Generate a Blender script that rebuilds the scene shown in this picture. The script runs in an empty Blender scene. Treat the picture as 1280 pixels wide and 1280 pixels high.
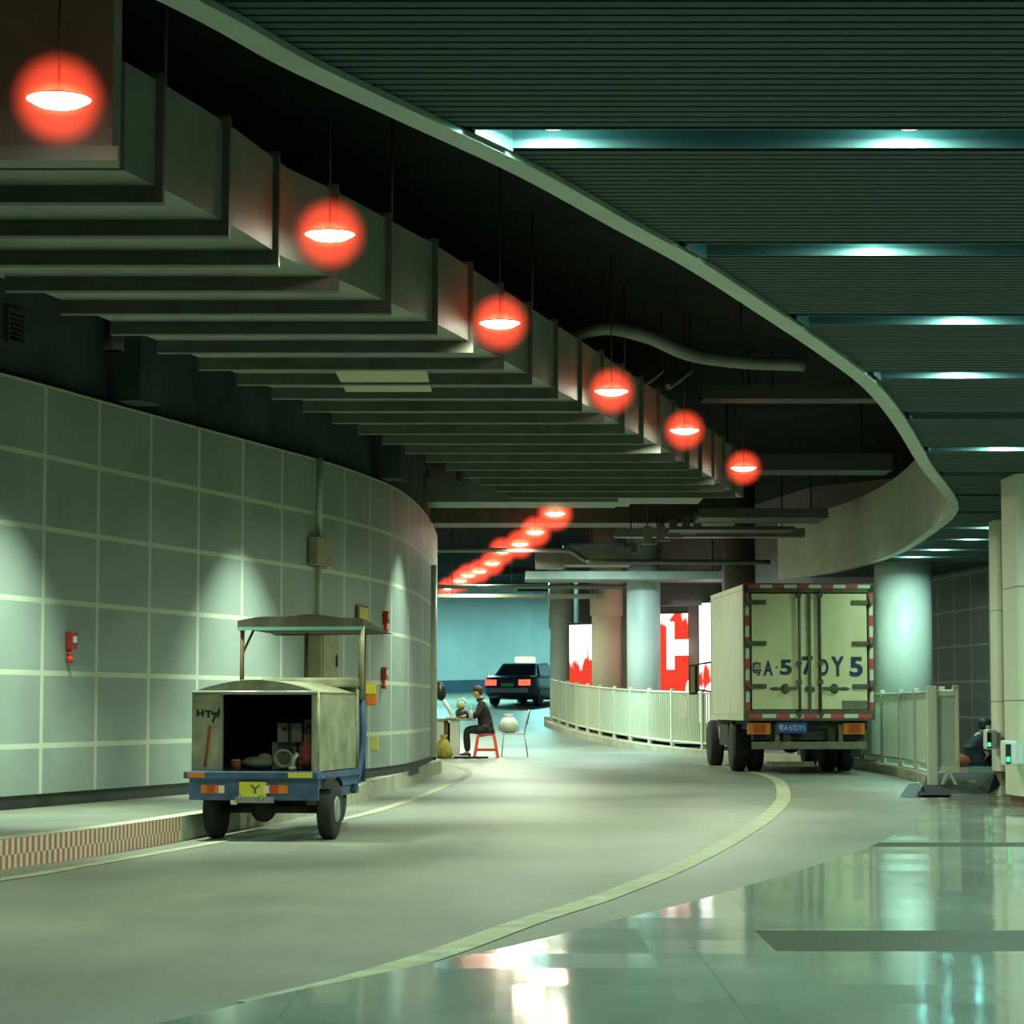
import bpy, bmesh, math, random
from mathutils import Vector, Matrix
random.seed(7)
PI = math.pi
S = bpy.context.scene
C = S.collection

# ------------------------------------------------------------------ materials
def mk(name, col, rough=.6, metal=0, var=0.0, vscale=6, bump=0.0, bscale=40, emis=None, estr=0, spec=.5):
    m = bpy.data.materials.new(name); m.use_nodes = True
    nt = m.node_tree; b = nt.nodes['Principled BSDF']
    b.inputs['Base Color'].default_value = (*col, 1)
    b.inputs['Roughness'].default_value = rough
    b.inputs['Metallic'].default_value = metal
    b.inputs['Specular IOR Level'].default_value = spec
    if emis:
        b.inputs['Emission Color'].default_value = (*emis, 1)
        b.inputs['Emission Strength'].default_value = estr
    if var or bump:
        tc = nt.nodes.new('ShaderNodeTexCoord')
    if var:
        n = nt.nodes.new('ShaderNodeTexNoise'); n.inputs['Scale'].default_value = vscale; n.inputs['Detail'].default_value = 5
        nt.links.new(tc.outputs['Object'], n.inputs['Vector'])
        r = nt.nodes.new('ShaderNodeValToRGB')
        r.color_ramp.elements[0].position = .3; r.color_ramp.elements[1].position = .7
        r.color_ramp.elements[0].color = (*[c*(1-var) for c in col], 1)
        r.color_ramp.elements[1].color = (*[min(1, c*(1+var)) for c in col], 1)
        nt.links.new(n.outputs['Fac'], r.inputs['Fac']); nt.links.new(r.outputs['Color'], b.inputs['Base Color'])
    if bump:
        n2 = nt.nodes.new('ShaderNodeTexNoise'); n2.inputs['Scale'].default_value = bscale; n2.inputs['Detail'].default_value = 3
        nt.links.new(tc.outputs['Object'], n2.inputs['Vector'])
        bp = nt.nodes.new('ShaderNodeBump'); bp.inputs['Strength'].default_value = bump; bp.inputs['Distance'].default_value = .02
        nt.links.new(n2.outputs['Fac'], bp.inputs['Height']); nt.links.new(bp.outputs['Normal'], b.inputs['Normal'])
    return m

def emit(name, col, s):
    m = bpy.data.materials.new(name); m.use_nodes = True; nt = m.node_tree; nt.nodes.clear()
    o = nt.nodes.new('ShaderNodeOutputMaterial'); e = nt.nodes.new('ShaderNodeEmission')
    e.inputs[0].default_value = (*col, 1); e.inputs[1].default_value = s
    nt.links.new(e.outputs[0], o.inputs['Surface']); return m

def math_node(nt, op, a, b=None, c=None):
    n = nt.nodes.new('ShaderNodeMath'); n.operation = op
    for i, v in enumerate((a, b, c)):
        if v is None: continue
        if isinstance(v, (int, float)): n.inputs[i].default_value = v
        else: nt.links.new(v, n.inputs[i])
    return n.outputs[0]

def grid_mat(name, base, line, wu, wv, rough=.45, var=.12):
    """panels with lighter cover strips; one panel per UV unit"""
    m = mk(name, base, rough, var=var, vscale=1.2, bump=.03, bscale=25); nt = m.node_tree; b = nt.nodes['Principled BSDF']
    uv = nt.nodes.new('ShaderNodeUVMap'); sp = nt.nodes.new('ShaderNodeSeparateXYZ'); nt.links.new(uv.outputs[0], sp.inputs[0])
    def near(v, w):
        f = math_node(nt, 'FRACT', math_node(nt, 'ADD', v, .5)); d = math_node(nt, 'ABSOLUTE', math_node(nt, 'SUBTRACT', f, .5))
        return math_node(nt, 'LESS_THAN', d, w)
    g = math_node(nt, 'MAXIMUM', near(sp.outputs[0], wu), near(sp.outputs[1], wv))
    mx = nt.nodes.new('ShaderNodeMix'); mx.data_type = 'RGBA'
    src = b.inputs['Base Color'].links[0].from_socket
    nt.links.new(g, mx.inputs[0]); nt.links.new(src, mx.inputs[6]); mx.inputs[7].default_value = (*line, 1)
    nt.links.new(mx.outputs[2], b.inputs['Base Color'])
    return m

def check_mat(name, c1, c2, rough=.5, dirt=.25):
    m = mk(name, c1, rough); nt = m.node_tree; b = nt.nodes['Principled BSDF']
    uv = nt.nodes.new('ShaderNodeUVMap'); ck = nt.nodes.new('ShaderNodeTexChecker'); ck.inputs['Scale'].default_value = 1
    nt.links.new(uv.outputs[0], ck.inputs['Vector'])
    ck.inputs['Color1'].default_value = (*c1, 1); ck.inputs['Color2'].default_value = (*c2, 1)
    n = nt.nodes.new('ShaderNodeTexNoise'); n.inputs['Scale'].default_value = 3; n.inputs['Detail'].default_value = 6
    tc = nt.nodes.new('ShaderNodeTexCoord'); nt.links.new(tc.outputs['Object'], n.inputs['Vector'])
    mx = nt.nodes.new('ShaderNodeMix'); mx.data_type = 'RGBA'; mx.blend_type = 'MIX'
    f = math_node(nt, 'MULTIPLY', n.outputs['Fac'], dirt*1.6)
    nt.links.new(f, mx.inputs[0]); nt.links.new(ck.outputs[0], mx.inputs[6]); mx.inputs[7].default_value = (.30, .30, .20, 1)
    nt.links.new(mx.outputs[2], b.inputs['Base Color']); return m

M = {}
M['panel'] = grid_mat('wall_panels', (.27, .33, .285), (.52, .58, .44), .026, .036)
M['panel_dark'] = grid_mat('grey_wall_panels', (.085, .10, .09), (.24, .27, .23), .03, .032, .5)
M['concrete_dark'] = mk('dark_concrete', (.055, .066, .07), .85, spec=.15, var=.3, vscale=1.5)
M['slab'] = mk('blackened_slab', (.018, .019, .019), .95, var=.3, vscale=2, spec=.1)
M['base'] = mk('skirting', (.055, .06, .05), .6, var=.25, vscale=3)
M['sidewalk'] = mk('sidewalk_paving', (.17, .19, .14), .55, var=.22, vscale=1.3, bump=.1, bscale=30)
M['kerb'] = mk('kerb_concrete', (.44, .43, .32), .7, var=.2, vscale=3)
M['kerb_check'] = check_mat('red_cream_kerb_tiles', (.62, .58, .44), (.42, .09, .06))
M['line'] = mk('worn_line_paint', (.34, .345, .22), .6, var=.25, vscale=5)
M['duct'] = mk('galvanised_duct', (.25, .28, .23), .55, .25, var=.16, vscale=2.5)
M['flange'] = mk('duct_flange', (.10, .11, .09), .6, .3, var=.2, vscale=5)
M['steel_dark'] = mk('dark_steel', (.07, .075, .07), .55, .5)
M['tray'] = mk('cable_tray_metal', (.20, .22, .19), .5, .5, var=.2, vscale=3)
M['pipe'] = mk('grey_pipe', (.17, .19, .16), .45, .3, var=.15)
M['rust'] = mk('rusty_pipe', (.20, .12, .06), .6, .1, var=.3)
M['slat'] = mk('ceiling_slats', (.045, .07, .066), .6, spec=.12)
M['groove'] = mk('ceiling_groove', (.06, .11, .11), .5)
M['void'] = mk('ceiling_void', (.02, .025, .025), .9)
M['trim'] = mk('cream_trim', (.46, .50, .38), .5, var=.1, vscale=2)
M['bulkhead'] = mk('bulkhead_board', (.56, .57, .46), .6, var=.12, vscale=1.5)
M['col_cream'] = mk('cream_cladding', (.66, .70, .54), .4, var=.08, vscale=1)
M['col_pale'] = mk('pale_column', (.62, .68, .64), .45, var=.1, vscale=1)
M['col_beige'] = mk('beige_column', (.52, .44, .34), .55, var=.12, vscale=1)
M['rail'] = mk('cream_rail_paint', (.62, .66, .50), .45, .1)
M['panelsteel'] = mk('frosted_barrier', (.46, .54, .45), .3, .2, var=.1)
M['white'] = mk('white_plastic', (.72, .74, .68), .45)
M['black'] = mk('black_plastic', (.012, .012, .014), .5)
M['rubber'] = mk('tyre_rubber', (.016, .016, .015), .8, bump=.2, bscale=30)
M['rod'] = mk('black_rod', (.02, .02, .02), .6)
M['tri_body'] = mk('weathered_galvanised', (.34, .34, .22), .55, .15, var=.35, vscale=5)
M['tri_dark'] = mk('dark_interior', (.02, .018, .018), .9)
M['tri_blue'] = mk('faded_blue_paint', (.055, .11, .20), .5, var=.35, vscale=6)
M['awning'] = mk('grimy_awning', (.075, .068, .04), .8, var=.4, vscale=6)
M['awning_edge'] = mk('teal_awning_hem', (.16, .36, .33), .6)
M['stain'] = mk('black_paint_marks', (.015, .016, .012), .8)
M['orange'] = mk('orange_lens', (.75, .22, .03), .3)
M['redlens'] = mk('red_lens', (.55, .08, .02), .3)
M['yellow'] = mk('yellow_plate', (.75, .66, .06), .4)
M['yellow_dull'] = mk('yellow_sign', (.52, .48, .10), .5, var=.15)
M['red'] = mk('red_plastic', (.80, .07, .02), .4)
M['red_dark'] = mk('red_enamel', (.40, .035, .03), .4)
M['truck'] = mk('cream_truck_paint', (.74, .67, .36), .45, var=.1, vscale=2)
M['truck_side'] = mk('pale_truck_side', (.66, .66, .50), .45, var=.08, vscale=2)
M['truck_frame'] = mk('dirty_truck_frame', (.10, .09, .05), .6, var=.3, vscale=8)
M['truck_under'] = mk('grimy_chassis', (.035, .035, .028), .75, var=.4, vscale=8)
M['bumper'] = mk('dirty_bumper', (.17, .15, .09), .6, var=.3, vscale=8)
M['letters'] = mk('blue_black_paint', (.022, .045, .09), .7, var=.3, vscale=12)
M['reflect'] = check_mat('red_white_strip', (.75, .72, .55), (.62, .05, .03), .35, .15)
M['plate_blue'] = mk('blue_plate', (.03, .10, .36), .35)
M['grey_sticker'] = mk('grey_sticker', (.17, .16, .10), .6, var=.2, vscale=20)
M['glass_dark'] = mk('dark_window', (.01, .014, .016), .08)
M['mirror'] = mk('mirror_glass', (.4, .3, .2), .15, .8)
M['taxi'] = mk('dark_taxi_paint', (.05, .04, .07), .25, .2)
M['taxi_silver'] = mk('grey_bumper', (.22, .24, .22), .4, .2)
M['skin'] = mk('skin', (.55, .36, .22), .55)
M['hair'] = mk('brown_hair', (.06, .03, .015), .7)
M['hair_black'] = mk('black_hair', (.008, .008, .008), .6)
M['jacket'] = mk('black_jacket', (.018, .020, .016), .75, var=.3, vscale=20)
M['jeans'] = mk('dark_trousers', (.02, .025, .03), .8)
M['navy'] = mk('navy_clothes', (.012, .016, .025), .8)
M['chairmetal'] = mk('tube_metal', (.38, .40, .34), .4, .5)
M['brown'] = mk('brown_wood', (.20, .11, .06), .6, var=.2)
M['sewing'] = mk('dark_machine', (.03, .03, .025), .4)
M['bag'] = mk('translucent_plastic_bag', (.55, .64, .55), .5, bump=.5, bscale=12)
M['yellowbag'] = mk('yellow_brown_bag', (.36, .29, .05), .8, var=.35, vscale=14)
M['card'] = mk('grey_cardboard', (.16, .16, .12), .8, var=.2, vscale=8)
M['redbag'] = mk('dull_red_cloth', (.26, .05, .035), .8, var=.2, vscale=9)
M['coil'] = mk('pale_cable_coil', (.30, .29, .22), .6)
M['far_wall'] = mk('pale_far_wall', (.46, .53, .53), .5, var=.12, vscale=.6)
M['lobby'] = mk('brown_lobby_wall', (.17, .13, .12), .6, var=.15, vscale=1)
M['cabinet'] = mk('weathered_cabinet', (.26, .25, .15), .6, var=.2, vscale=6)
M['vent'] = mk('vent_metal', (.03, .03, .03), .7)

# road: worn asphalt with stains
def road_mat():
    m = mk('worn_asphalt', (.2, .2, .2), .42, bump=.12, bscale=90); nt = m.node_tree; b = nt.nodes['Principled BSDF']
    tc = nt.nodes.new('ShaderNodeTexCoord')
    def noise(sc, det, stretch=(1, 1, 1)):
        mp = nt.nodes.new('ShaderNodeMapping'); mp.inputs['Scale'].default_value = stretch
        nt.links.new(tc.outputs['Object'], mp.inputs[0])
        n = nt.nodes.new('ShaderNodeTexNoise'); n.inputs['Scale'].default_value = sc; n.inputs['Detail'].default_value = det
        nt.links.new(mp.outputs[0], n.inputs['Vector']); return n.outputs['Fac']
    a = noise(.45, 6); f = noise(16, 3); s = noise(1.2, 4, (1, .35, 1))
    v = math_node(nt, 'ADD', math_node(nt, 'MULTIPLY', a, .45), math_node(nt, 'ADD', math_node(nt, 'MULTIPLY', f, .2), math_node(nt, 'MULTIPLY', s, .35)))
    r = nt.nodes.new('ShaderNodeValToRGB')
    r.color_ramp.elements[0].position = .33; r.color_ramp.elements[0].color = (.125, .135, .105, 1)
    r.color_ramp.elements[1].position = .66; r.color_ramp.elements[1].color = (.235, .25, .19, 1)
    nt.links.new(v, r.inputs['Fac']); nt.links.new(r.outputs[0], b.inputs['Base Color'])
    rr = nt.nodes.new('ShaderNodeMapRange'); rr.inputs[3].default_value = .36; rr.inputs[4].default_value = .52
    nt.links.new(s, rr.inputs[0]); nt.links.new(rr.outputs[0], b.inputs['Roughness'])
    return m
M['road'] = road_mat()

# polished stone platform: big tiles, a dark band, thin joints
def polished_mat():
    m = mk('polished_stone', (.2, .25, .2), .10, spec=.6); nt = m.node_tree; b = nt.nodes['Principled BSDF']
    tc = nt.nodes.new('ShaderNodeTexCoord'); sp = nt.nodes.new('ShaderNodeSeparateXYZ'); nt.links.new(tc.outputs['Object'], sp.inputs[0])
    x, y = sp.outputs[0], sp.outputs[1]
    n = nt.nodes.new('ShaderNodeTexNoise'); n.inputs['Scale'].default_value = 1.1; n.inputs['Detail'].default_value = 6
    mp = nt.nodes.new('ShaderNodeMapping'); mp.inputs['Scale'].default_value = (1, .5, 1)
    nt.links.new(tc.outputs['Object'], mp.inputs[0]); nt.links.new(mp.outputs[0], n.inputs['Vector'])
    r = nt.nodes.new('ShaderNodeValToRGB')
    r.color_ramp.elements[0].position = .3; r.color_ramp.elements[0].color = (.25, .285, .23, 1)
    r.color_ramp.elements[1].position = .7; r.color_ramp.elements[1].color = (.37, .42, .34, 1)
    nt.links.new(n.outputs['Fac'], r.inputs['Fac'])
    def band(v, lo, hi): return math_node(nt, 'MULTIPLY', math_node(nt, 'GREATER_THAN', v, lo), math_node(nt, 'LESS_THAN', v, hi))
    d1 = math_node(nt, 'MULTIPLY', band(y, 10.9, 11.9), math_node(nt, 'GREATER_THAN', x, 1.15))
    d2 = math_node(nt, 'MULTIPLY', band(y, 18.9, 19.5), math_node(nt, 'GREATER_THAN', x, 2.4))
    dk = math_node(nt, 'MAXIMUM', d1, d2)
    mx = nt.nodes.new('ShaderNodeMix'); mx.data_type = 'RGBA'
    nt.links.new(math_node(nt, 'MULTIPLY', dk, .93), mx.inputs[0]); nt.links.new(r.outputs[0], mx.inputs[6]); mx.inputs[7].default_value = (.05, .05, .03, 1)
    fx = math_node(nt, 'LESS_THAN', math_node(nt, 'FRACT', math_node(nt, 'DIVIDE', x, .8)), .008)
    fy = math_node(nt, 'LESS_THAN', math_node(nt, 'FRACT', math_node(nt, 'DIVIDE', y, .8)), .012)
    j = math_node(nt, 'MAXIMUM', fx, fy)
    mx2 = nt.nodes.new('ShaderNodeMix'); mx2.data_type = 'RGBA'
    nt.links.new(math_node(nt, 'MULTIPLY', j, .4), mx2.inputs[0]); nt.links.new(mx.outputs[2], mx2.inputs[6]); mx2.inputs[7].default_value = (.08, .09, .07, 1)
    nt.links.new(mx2.outputs[2], b.inputs['Base Color'])
    n3 = nt.nodes.new('ShaderNodeTexNoise'); n3.inputs['Scale'].default_value = 2.2; n3.inputs['Detail'].default_value = 4
    nt.links.new(mp.outputs[0], n3.inputs['Vector'])
    rr = nt.nodes.new('ShaderNodeMapRange'); rr.inputs[3].default_value = .05; rr.inputs[4].default_value = .13
    nt.links.new(n3.outputs['Fac'], rr.inputs[0])
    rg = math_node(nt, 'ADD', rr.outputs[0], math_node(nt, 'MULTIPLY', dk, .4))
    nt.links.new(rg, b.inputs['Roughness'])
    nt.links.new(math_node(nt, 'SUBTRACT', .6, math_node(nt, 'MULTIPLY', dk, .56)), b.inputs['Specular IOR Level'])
    # each slab lies a hair out of level
    cell = nt.nodes.new('ShaderNodeVectorMath'); cell.operation = 'SNAP'; cell.inputs[1].default_value = (.6, .6, 1)
    nt.links.new(tc.outputs['Object'], cell.inputs[0])
    wn = nt.nodes.new('ShaderNodeTexWhiteNoise'); wn.noise_dimensions = '3D'; nt.links.new(cell.outputs[0], wn.inputs['Vector'])
    s1 = nt.nodes.new('ShaderNodeVectorMath'); s1.operation = 'SUBTRACT'; nt.links.new(wn.outputs['Color'], s1.inputs[0]); s1.inputs[1].default_value = (.5, .5, .5)
    s2 = nt.nodes.new('ShaderNodeVectorMath'); s2.operation = 'MULTIPLY'; nt.links.new(s1.outputs[0], s2.inputs[0]); s2.inputs[1].default_value = (.004, .018, 0)
    ge = nt.nodes.new('ShaderNodeNewGeometry'); s3 = nt.nodes.new('ShaderNodeVectorMath'); s3.operation = 'ADD'
    nt.links.new(ge.outputs['Normal'], s3.inputs[0]); nt.links.new(s2.outputs[0], s3.inputs[1])
    s4 = nt.nodes.new('ShaderNodeVectorMath'); s4.operation = 'NORMALIZE'; nt.links.new(s3.outputs[0], s4.inputs[0])
    wv = nt.nodes.new('ShaderNodeTexNoise'); wv.inputs['Scale'].default_value = 1.6; wv.inputs['Detail'].default_value = 0
    nt.links.new(tc.outputs['Object'], wv.inputs['Vector'])
    bp = nt.nodes.new('ShaderNodeBump'); bp.inputs['Strength'].default_value = .08; bp.inputs['Distance'].default_value = .01
    nt.links.new(wv.outputs['Fac'], bp.inputs['Height']); nt.links.new(s4.outputs[0], bp.inputs['Normal']); nt.links.new(bp.outputs['Normal'], b.inputs['Normal'])
    return m


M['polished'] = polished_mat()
M['lamp_white'] = emit('lamp_white', (.95, 1, .82), 22)
M['down_white'] = emit('downlight_white', (.72, 1, .93), 9)
M['tail_glow'] = emit('tail_glow', (1, .10, .05), 2.2)
M['taxi_glow'] = emit('taxi_sign_glow', (.75, 1, .62), 1.3)
M['green_led'] = emit('green_led', (.05, 1, .25), 2.5)
M['screen'] = emit('phone_screen', (.6, .8, .75), .6)
M['tube_cyan'] = emit('tube_cyan', (.5, .95, 1), 6)

def halo_mat():
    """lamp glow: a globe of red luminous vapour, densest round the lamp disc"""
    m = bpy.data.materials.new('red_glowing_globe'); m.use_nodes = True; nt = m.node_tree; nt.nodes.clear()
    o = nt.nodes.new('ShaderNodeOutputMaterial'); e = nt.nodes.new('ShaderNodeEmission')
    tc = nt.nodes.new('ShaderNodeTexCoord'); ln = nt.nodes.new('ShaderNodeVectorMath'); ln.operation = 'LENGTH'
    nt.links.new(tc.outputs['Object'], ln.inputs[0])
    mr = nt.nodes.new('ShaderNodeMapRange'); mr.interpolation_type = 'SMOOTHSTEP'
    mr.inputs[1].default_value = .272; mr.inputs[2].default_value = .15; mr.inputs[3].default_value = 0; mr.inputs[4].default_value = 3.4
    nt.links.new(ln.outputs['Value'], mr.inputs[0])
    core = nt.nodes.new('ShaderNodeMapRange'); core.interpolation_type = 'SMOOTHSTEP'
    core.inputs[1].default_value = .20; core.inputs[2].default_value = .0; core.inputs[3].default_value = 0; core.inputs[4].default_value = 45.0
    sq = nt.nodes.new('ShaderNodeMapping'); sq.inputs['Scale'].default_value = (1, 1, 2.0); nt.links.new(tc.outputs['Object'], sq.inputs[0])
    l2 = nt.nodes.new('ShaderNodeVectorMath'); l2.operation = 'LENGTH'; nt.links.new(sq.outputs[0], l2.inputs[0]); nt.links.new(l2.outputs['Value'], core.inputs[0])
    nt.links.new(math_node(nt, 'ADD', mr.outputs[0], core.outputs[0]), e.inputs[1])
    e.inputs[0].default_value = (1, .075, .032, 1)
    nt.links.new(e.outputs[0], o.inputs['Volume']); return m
M['globe'] = halo_mat()

def poster_mat(name, seed, redness, split):
    """lit poster: white field with soft red shapes in the lower part"""
    m = bpy.data.materials.new(name); m.use_nodes = True; nt = m.node_tree; nt.nodes.clear()
    o = nt.nodes.new('ShaderNodeOutputMaterial'); e = nt.nodes.new('ShaderNodeEmission'); e.inputs[1].default_value = 2.2
    uv = nt.nodes.new('ShaderNodeUVMap'); sp = nt.nodes.new('ShaderNodeSeparateXYZ'); nt.links.new(uv.outputs[0], sp.inputs[0])
    n = nt.nodes.new('ShaderNodeTexNoise'); n.noise_dimensions = '4D'; n.inputs['W'].default_value = seed; n.inputs['Scale'].default_value = 3.5; n.inputs['Detail'].default_value = 2
    nt.links.new(uv.outputs[0], n.inputs['Vector'])
    d = math_node(nt, 'ABSOLUTE', math_node(nt, 'SUBTRACT', sp.outputs[1], split))
    v = math_node(nt, 'SUBTRACT', math_node(nt, 'ADD', n.outputs['Fac'], redness), math_node(nt, 'MULTIPLY', d, 1.6))
    r = nt.nodes.new('ShaderNodeValToRGB')
    r.color_ramp.elements[0].position = .42; r.color_ramp.elements[0].color = (1, .98, .92, 1)
    r.color_ramp.elements[1].position = .56; r.color_ramp.elements[1].color = (.42, .028, .014, 1)
    nt.links.new(v, r.inputs['Fac']); nt.links.new(r.outputs[0], e.inputs[0]); nt.links.new(e.outputs[0], o.inputs['Surface'])
    return m

# ------------------------------------------------------------------ mesh builder
class MB:
    def __init__(s): s.bm = bmesh.new(); s.uv = None
    def face(s, pts, uvs=None, mi=0):
        vs = [s.bm.verts.new(p) for p in pts]
        f = s.bm.faces.new(vs); f.material_index = mi
        if uvs:
            if s.uv is None: s.uv = s.bm.loops.layers.uv.new('UVMap')
            for l, u in zip(f.loops, uvs): l[s.uv].uv = u
        return f
    def box(s, a, b, mi=0, bev=0, mat=None):
        x0, y0, z0 = [min(p, q) for p, q in zip(a, b)]; x1, y1, z1 = [max(p, q) for p, q in zip(a, b)]
        v = [s.bm.verts.new(p) for p in ((x0,y0,z0),(x1,y0,z0),(x1,y1,z0),(x0,y1,z0),(x0,y0,z1),(x1,y0,z1),(x1,y1,z1),(x0,y1,z1))]
        fs = [s.bm.faces.new([v[i] for i in q]) for q in ((3,2,1,0),(4,5,6,7),(0,1,5,4),(1,2,6,5),(2,3,7,6),(3,0,4,7))]
        for f in fs: f.material_index = mi
        if mat is not None:
            for q in v: q.co = mat @ q.co
        if bev:
            es = list({e for f in fs for e in f.edges})
            r = bmesh.ops.bevel(s.bm, geom=es, offset=bev, segments=2, profile=.6, affect='EDGES')
            for f in r['faces']: f.material_index = mi
        return s
    def tube(s, pts, r, n=10, mi=0, caps=True):
        pts = [Vector(p) for p in pts]; rings = []
        rs = r if isinstance(r, (list, tuple)) else [r]*len(pts)
        up = None
        for i, p in enumerate(pts):
            d = (pts[min(i+1, len(pts)-1)] - pts[max(i-1, 0)]).normalized()
            if up is None:
                up = Vector((0, 0, 1)) if abs(d.z) < .9 else Vector((1, 0, 0))
            a = d.cross(up).normalized(); b = a.cross(d).normalized(); up = b
            rings.append([s.bm.verts.new(p + (a*math.cos(2*PI*k/n) + b*math.sin(2*PI*k/n))*rs[i]) for k in range(n)])
        for i in range(len(rings)-1):
            for k in range(n):
                f = s.bm.faces.new((rings[i][k], rings[i+1][k], rings[i+1][(k+1) % n], rings[i][(k+1) % n])); f.material_index = mi; f.smooth = True
        if caps:
            s.bm.faces.new(rings[0]).material_index = mi
            s.bm.faces.new(rings[-1][::-1]).material_index = mi
        return s
    def lathe(s, prof, c=(0,0,0), axis='z', n=20, mi=0, a0=0, a1=2*PI):
        """prof: list of (radius, height)"""
        c = Vector(c); full = abs(a1-a0-2*PI) < 1e-6; m = n if full else n+1
        rings = []
        for r, h in prof:
            ring = []
            for k in range(m):
                t = a0 + (a1-a0)*k/n; u, v = r*math.cos(t), r*math.sin(t)
                p = {'z': (u, v, h), 'x': (h, u, v), 'y': (v, h, u)}[axis]
                ring.append(s.bm.verts.new(c + Vector(p)))
            rings.append(ring)
        for i in range(len(rings)-1):
            for k in range(n):
                k2 = (k+1) % m
                f = s.bm.faces.new((rings[i][k], rings[i][k2], rings[i+1][k2], rings[i+1][k])); f.smooth = True; f.material_index = mi
        if full:
            if prof[0][0] > 1e-4: s.bm.faces.new(rings[0][::-1]).material_index = mi
            if prof[-1][0] > 1e-4: s.bm.faces.new(rings[-1]).material_index = mi
        return s
    def loft(s, secs, mi=0, caps=True, smooth=False):
        rings = [[s.bm.verts.new(p) for p in sec] for sec in secs]; n = len(rings[0])
        for i in range(len(rings)-1):
            for k in range(n):
                f = s.bm.faces.new((rings[i][k], rings[i][(k+1) % n], rings[i+1][(k+1) % n], rings[i+1][k])); f.material_index = mi; f.smooth = smooth
        if caps:
            s.bm.faces.new(rings[0][::-1]).material_index = mi; s.bm.faces.new(rings[-1]).material_index = mi
        return s
    def ball(s, c, r, n=12, mi=0):
        rx, ry, rz = r if isinstance(r, (tuple, list)) else (r, r, r)
        m = Matrix.Translation(c) @ Matrix.Diagonal((rx, ry, rz, 1))
        rr = bmesh.ops.create_uvsphere(s.bm, u_segments=n, v_segments=max(6, n*2//3), radius=1, matrix=m)
        for v in rr['verts']:
            for f in v.link_faces: f.smooth = True; f.material_index = mi
        return s
    def prism(s, outline, axis, a, b, mi=0):
        """outline in the two other axes; axis 'x','y','z'"""
        def P(u, v, w): return {'x': (w, u, v), 'y': (u, w, v), 'z': (u, v, w)}[axis]
        return s.loft([[P(u, v, a) for u, v in outline], [P(u, v, b) for u, v in outline]], mi)
    def text(s, t, h, mat, mi=0, ext=.002, width=None, bold=0.0):
        me = text_mesh(t, ext, bold)
        xs = [v.co.x for v in me.vertices]; ys = [v.co.y for v in me.vertices]
        x0, x1, y0, y1 = min(xs), max(xs), min(ys), max(ys)
        sy = h/(y1-y0); sx = (width/(x1-x0)) if width else sy
        base = len(s.bm.verts); s.bm.verts.ensure_lookup_table()
        vs = [s.bm.verts.new(mat @ Vector(((v.co.x-(x0+x1)/2)*sx, (v.co.y-y0)*sy, v.co.z))) for v in me.vertices]
        for p in me.polygons:
            try: s.bm.faces.new([vs[i] for i in p.vertices]).material_index = mi
            except ValueError: pass
        bpy.data.meshes.remove(me); return s
    def build(s, name, mat, parent=None, recalc=True, smooth=False):
        if recalc: bmesh.ops.recalc_face_normals(s.bm, faces=s.bm.faces)
        if smooth:
            for f in s.bm.faces: f.smooth = True
        me = bpy.data.meshes.new(name); s.bm.to_mesh(me); s.bm.free()
        for m in (mat if isinstance(mat, (list, tuple)) else [mat]): me.materials.append(m)
        o = bpy.data.objects.new(name, me); C.objects.link(o)
        if parent: o.parent = parent
        return o

def text_mesh(t, ext, bold=0.0):
    cu = bpy.data.curves.new('t', 'FONT'); cu.body = t; cu.size = 1; cu.extrude = ext; cu.offset = bold
    ob = bpy.data.objects.new('t', cu); C.objects.link(ob)
    bpy.context.view_layer.update()
    me = bpy.data.meshes.new_from_object(ob.evaluated_get(bpy.context.evaluated_depsgraph_get()))
    bpy.data.objects.remove(ob); bpy.data.curves.remove(cu); return me

def thing(name, label, cat, loc=(0,0,0), rz=0, group=None):
    o = bpy.data.objects.new(name, None); C.objects.link(o); o.empty_display_size = .2
    o.location = loc; o.rotation_euler = (0, 0, rz); return tag(o, label, cat, group)
def tag(o, label, cat, group=None):
    o['label'] = label; o['category'] = cat
    if group: o['group'] = group
    return o
def struct(o, label=None, cat=None):
    o['kind'] = 'structure'
    if label: o['label'] = label
    if cat: o['category'] = cat
    return o
def light(name, kind, loc, power, col, parent=None, size=.3, spread=None, rot=(0,0,0), spot=None, blend=.5):
    d = bpy.data.lights.new(name, kind); d.energy = power; d.color = col
    if kind == 'AREA':
        d.shape = 'DISK'; d.size = size
        if spread: d.spread = spread
    else: d.shadow_soft_size = size
    if kind == 'SPOT': d.spot_size = spot; d.spot_blend = blend
    o = bpy.data.objects.new(name, d); C.objects.link(o); o.location = loc; o.rotation_euler = rot
    if parent: o.parent = parent
    return o

def ground(y): return 0.0 if y < 40 else .0006*(y-40)**2
def interp(tab, y):
    if y <= tab[0][0]:
        (a, b), (c, d) = tab[0], tab[1]; return b + (y-a)*(d-b)/(c-a)
    for (a, b), (c, d) in zip(tab, tab[1:]):
        if y <= c: return b + (y-a)*(d-b)/(c-a)
    (a, b), (c, d) = tab[-2], tab[-1]; return d + (y-c)*(d-b)/(c-a)
def spline(pts, n=6):
    pts = [Vector(p) for p in pts]; out = []
    for i in range(len(pts)-1):
        p0, p1, p2, p3 = pts[max(i-1, 0)], pts[i], pts[i+1], pts[min(i+2, len(pts)-1)]
        for k in range(n):
            t = k/n
            out.append(.5*((2*p1) + (p2-p0)*t + (2*p0-5*p1+4*p2-p3)*t*t + (3*p1-p0-3*p2+p3)*t**3))
    out.append(pts[-1]); return out
def offset(path, d):
    out = []
    for i, p in enumerate(path):
        t = (path[min(i+1, len(path)-1)] - path[max(i-1, 0)]); t.z = 0; t.normalize()
        out.append(p + Vector((-t.y, t.x, 0))*d)   # + is to the left of travel
    return out

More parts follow.
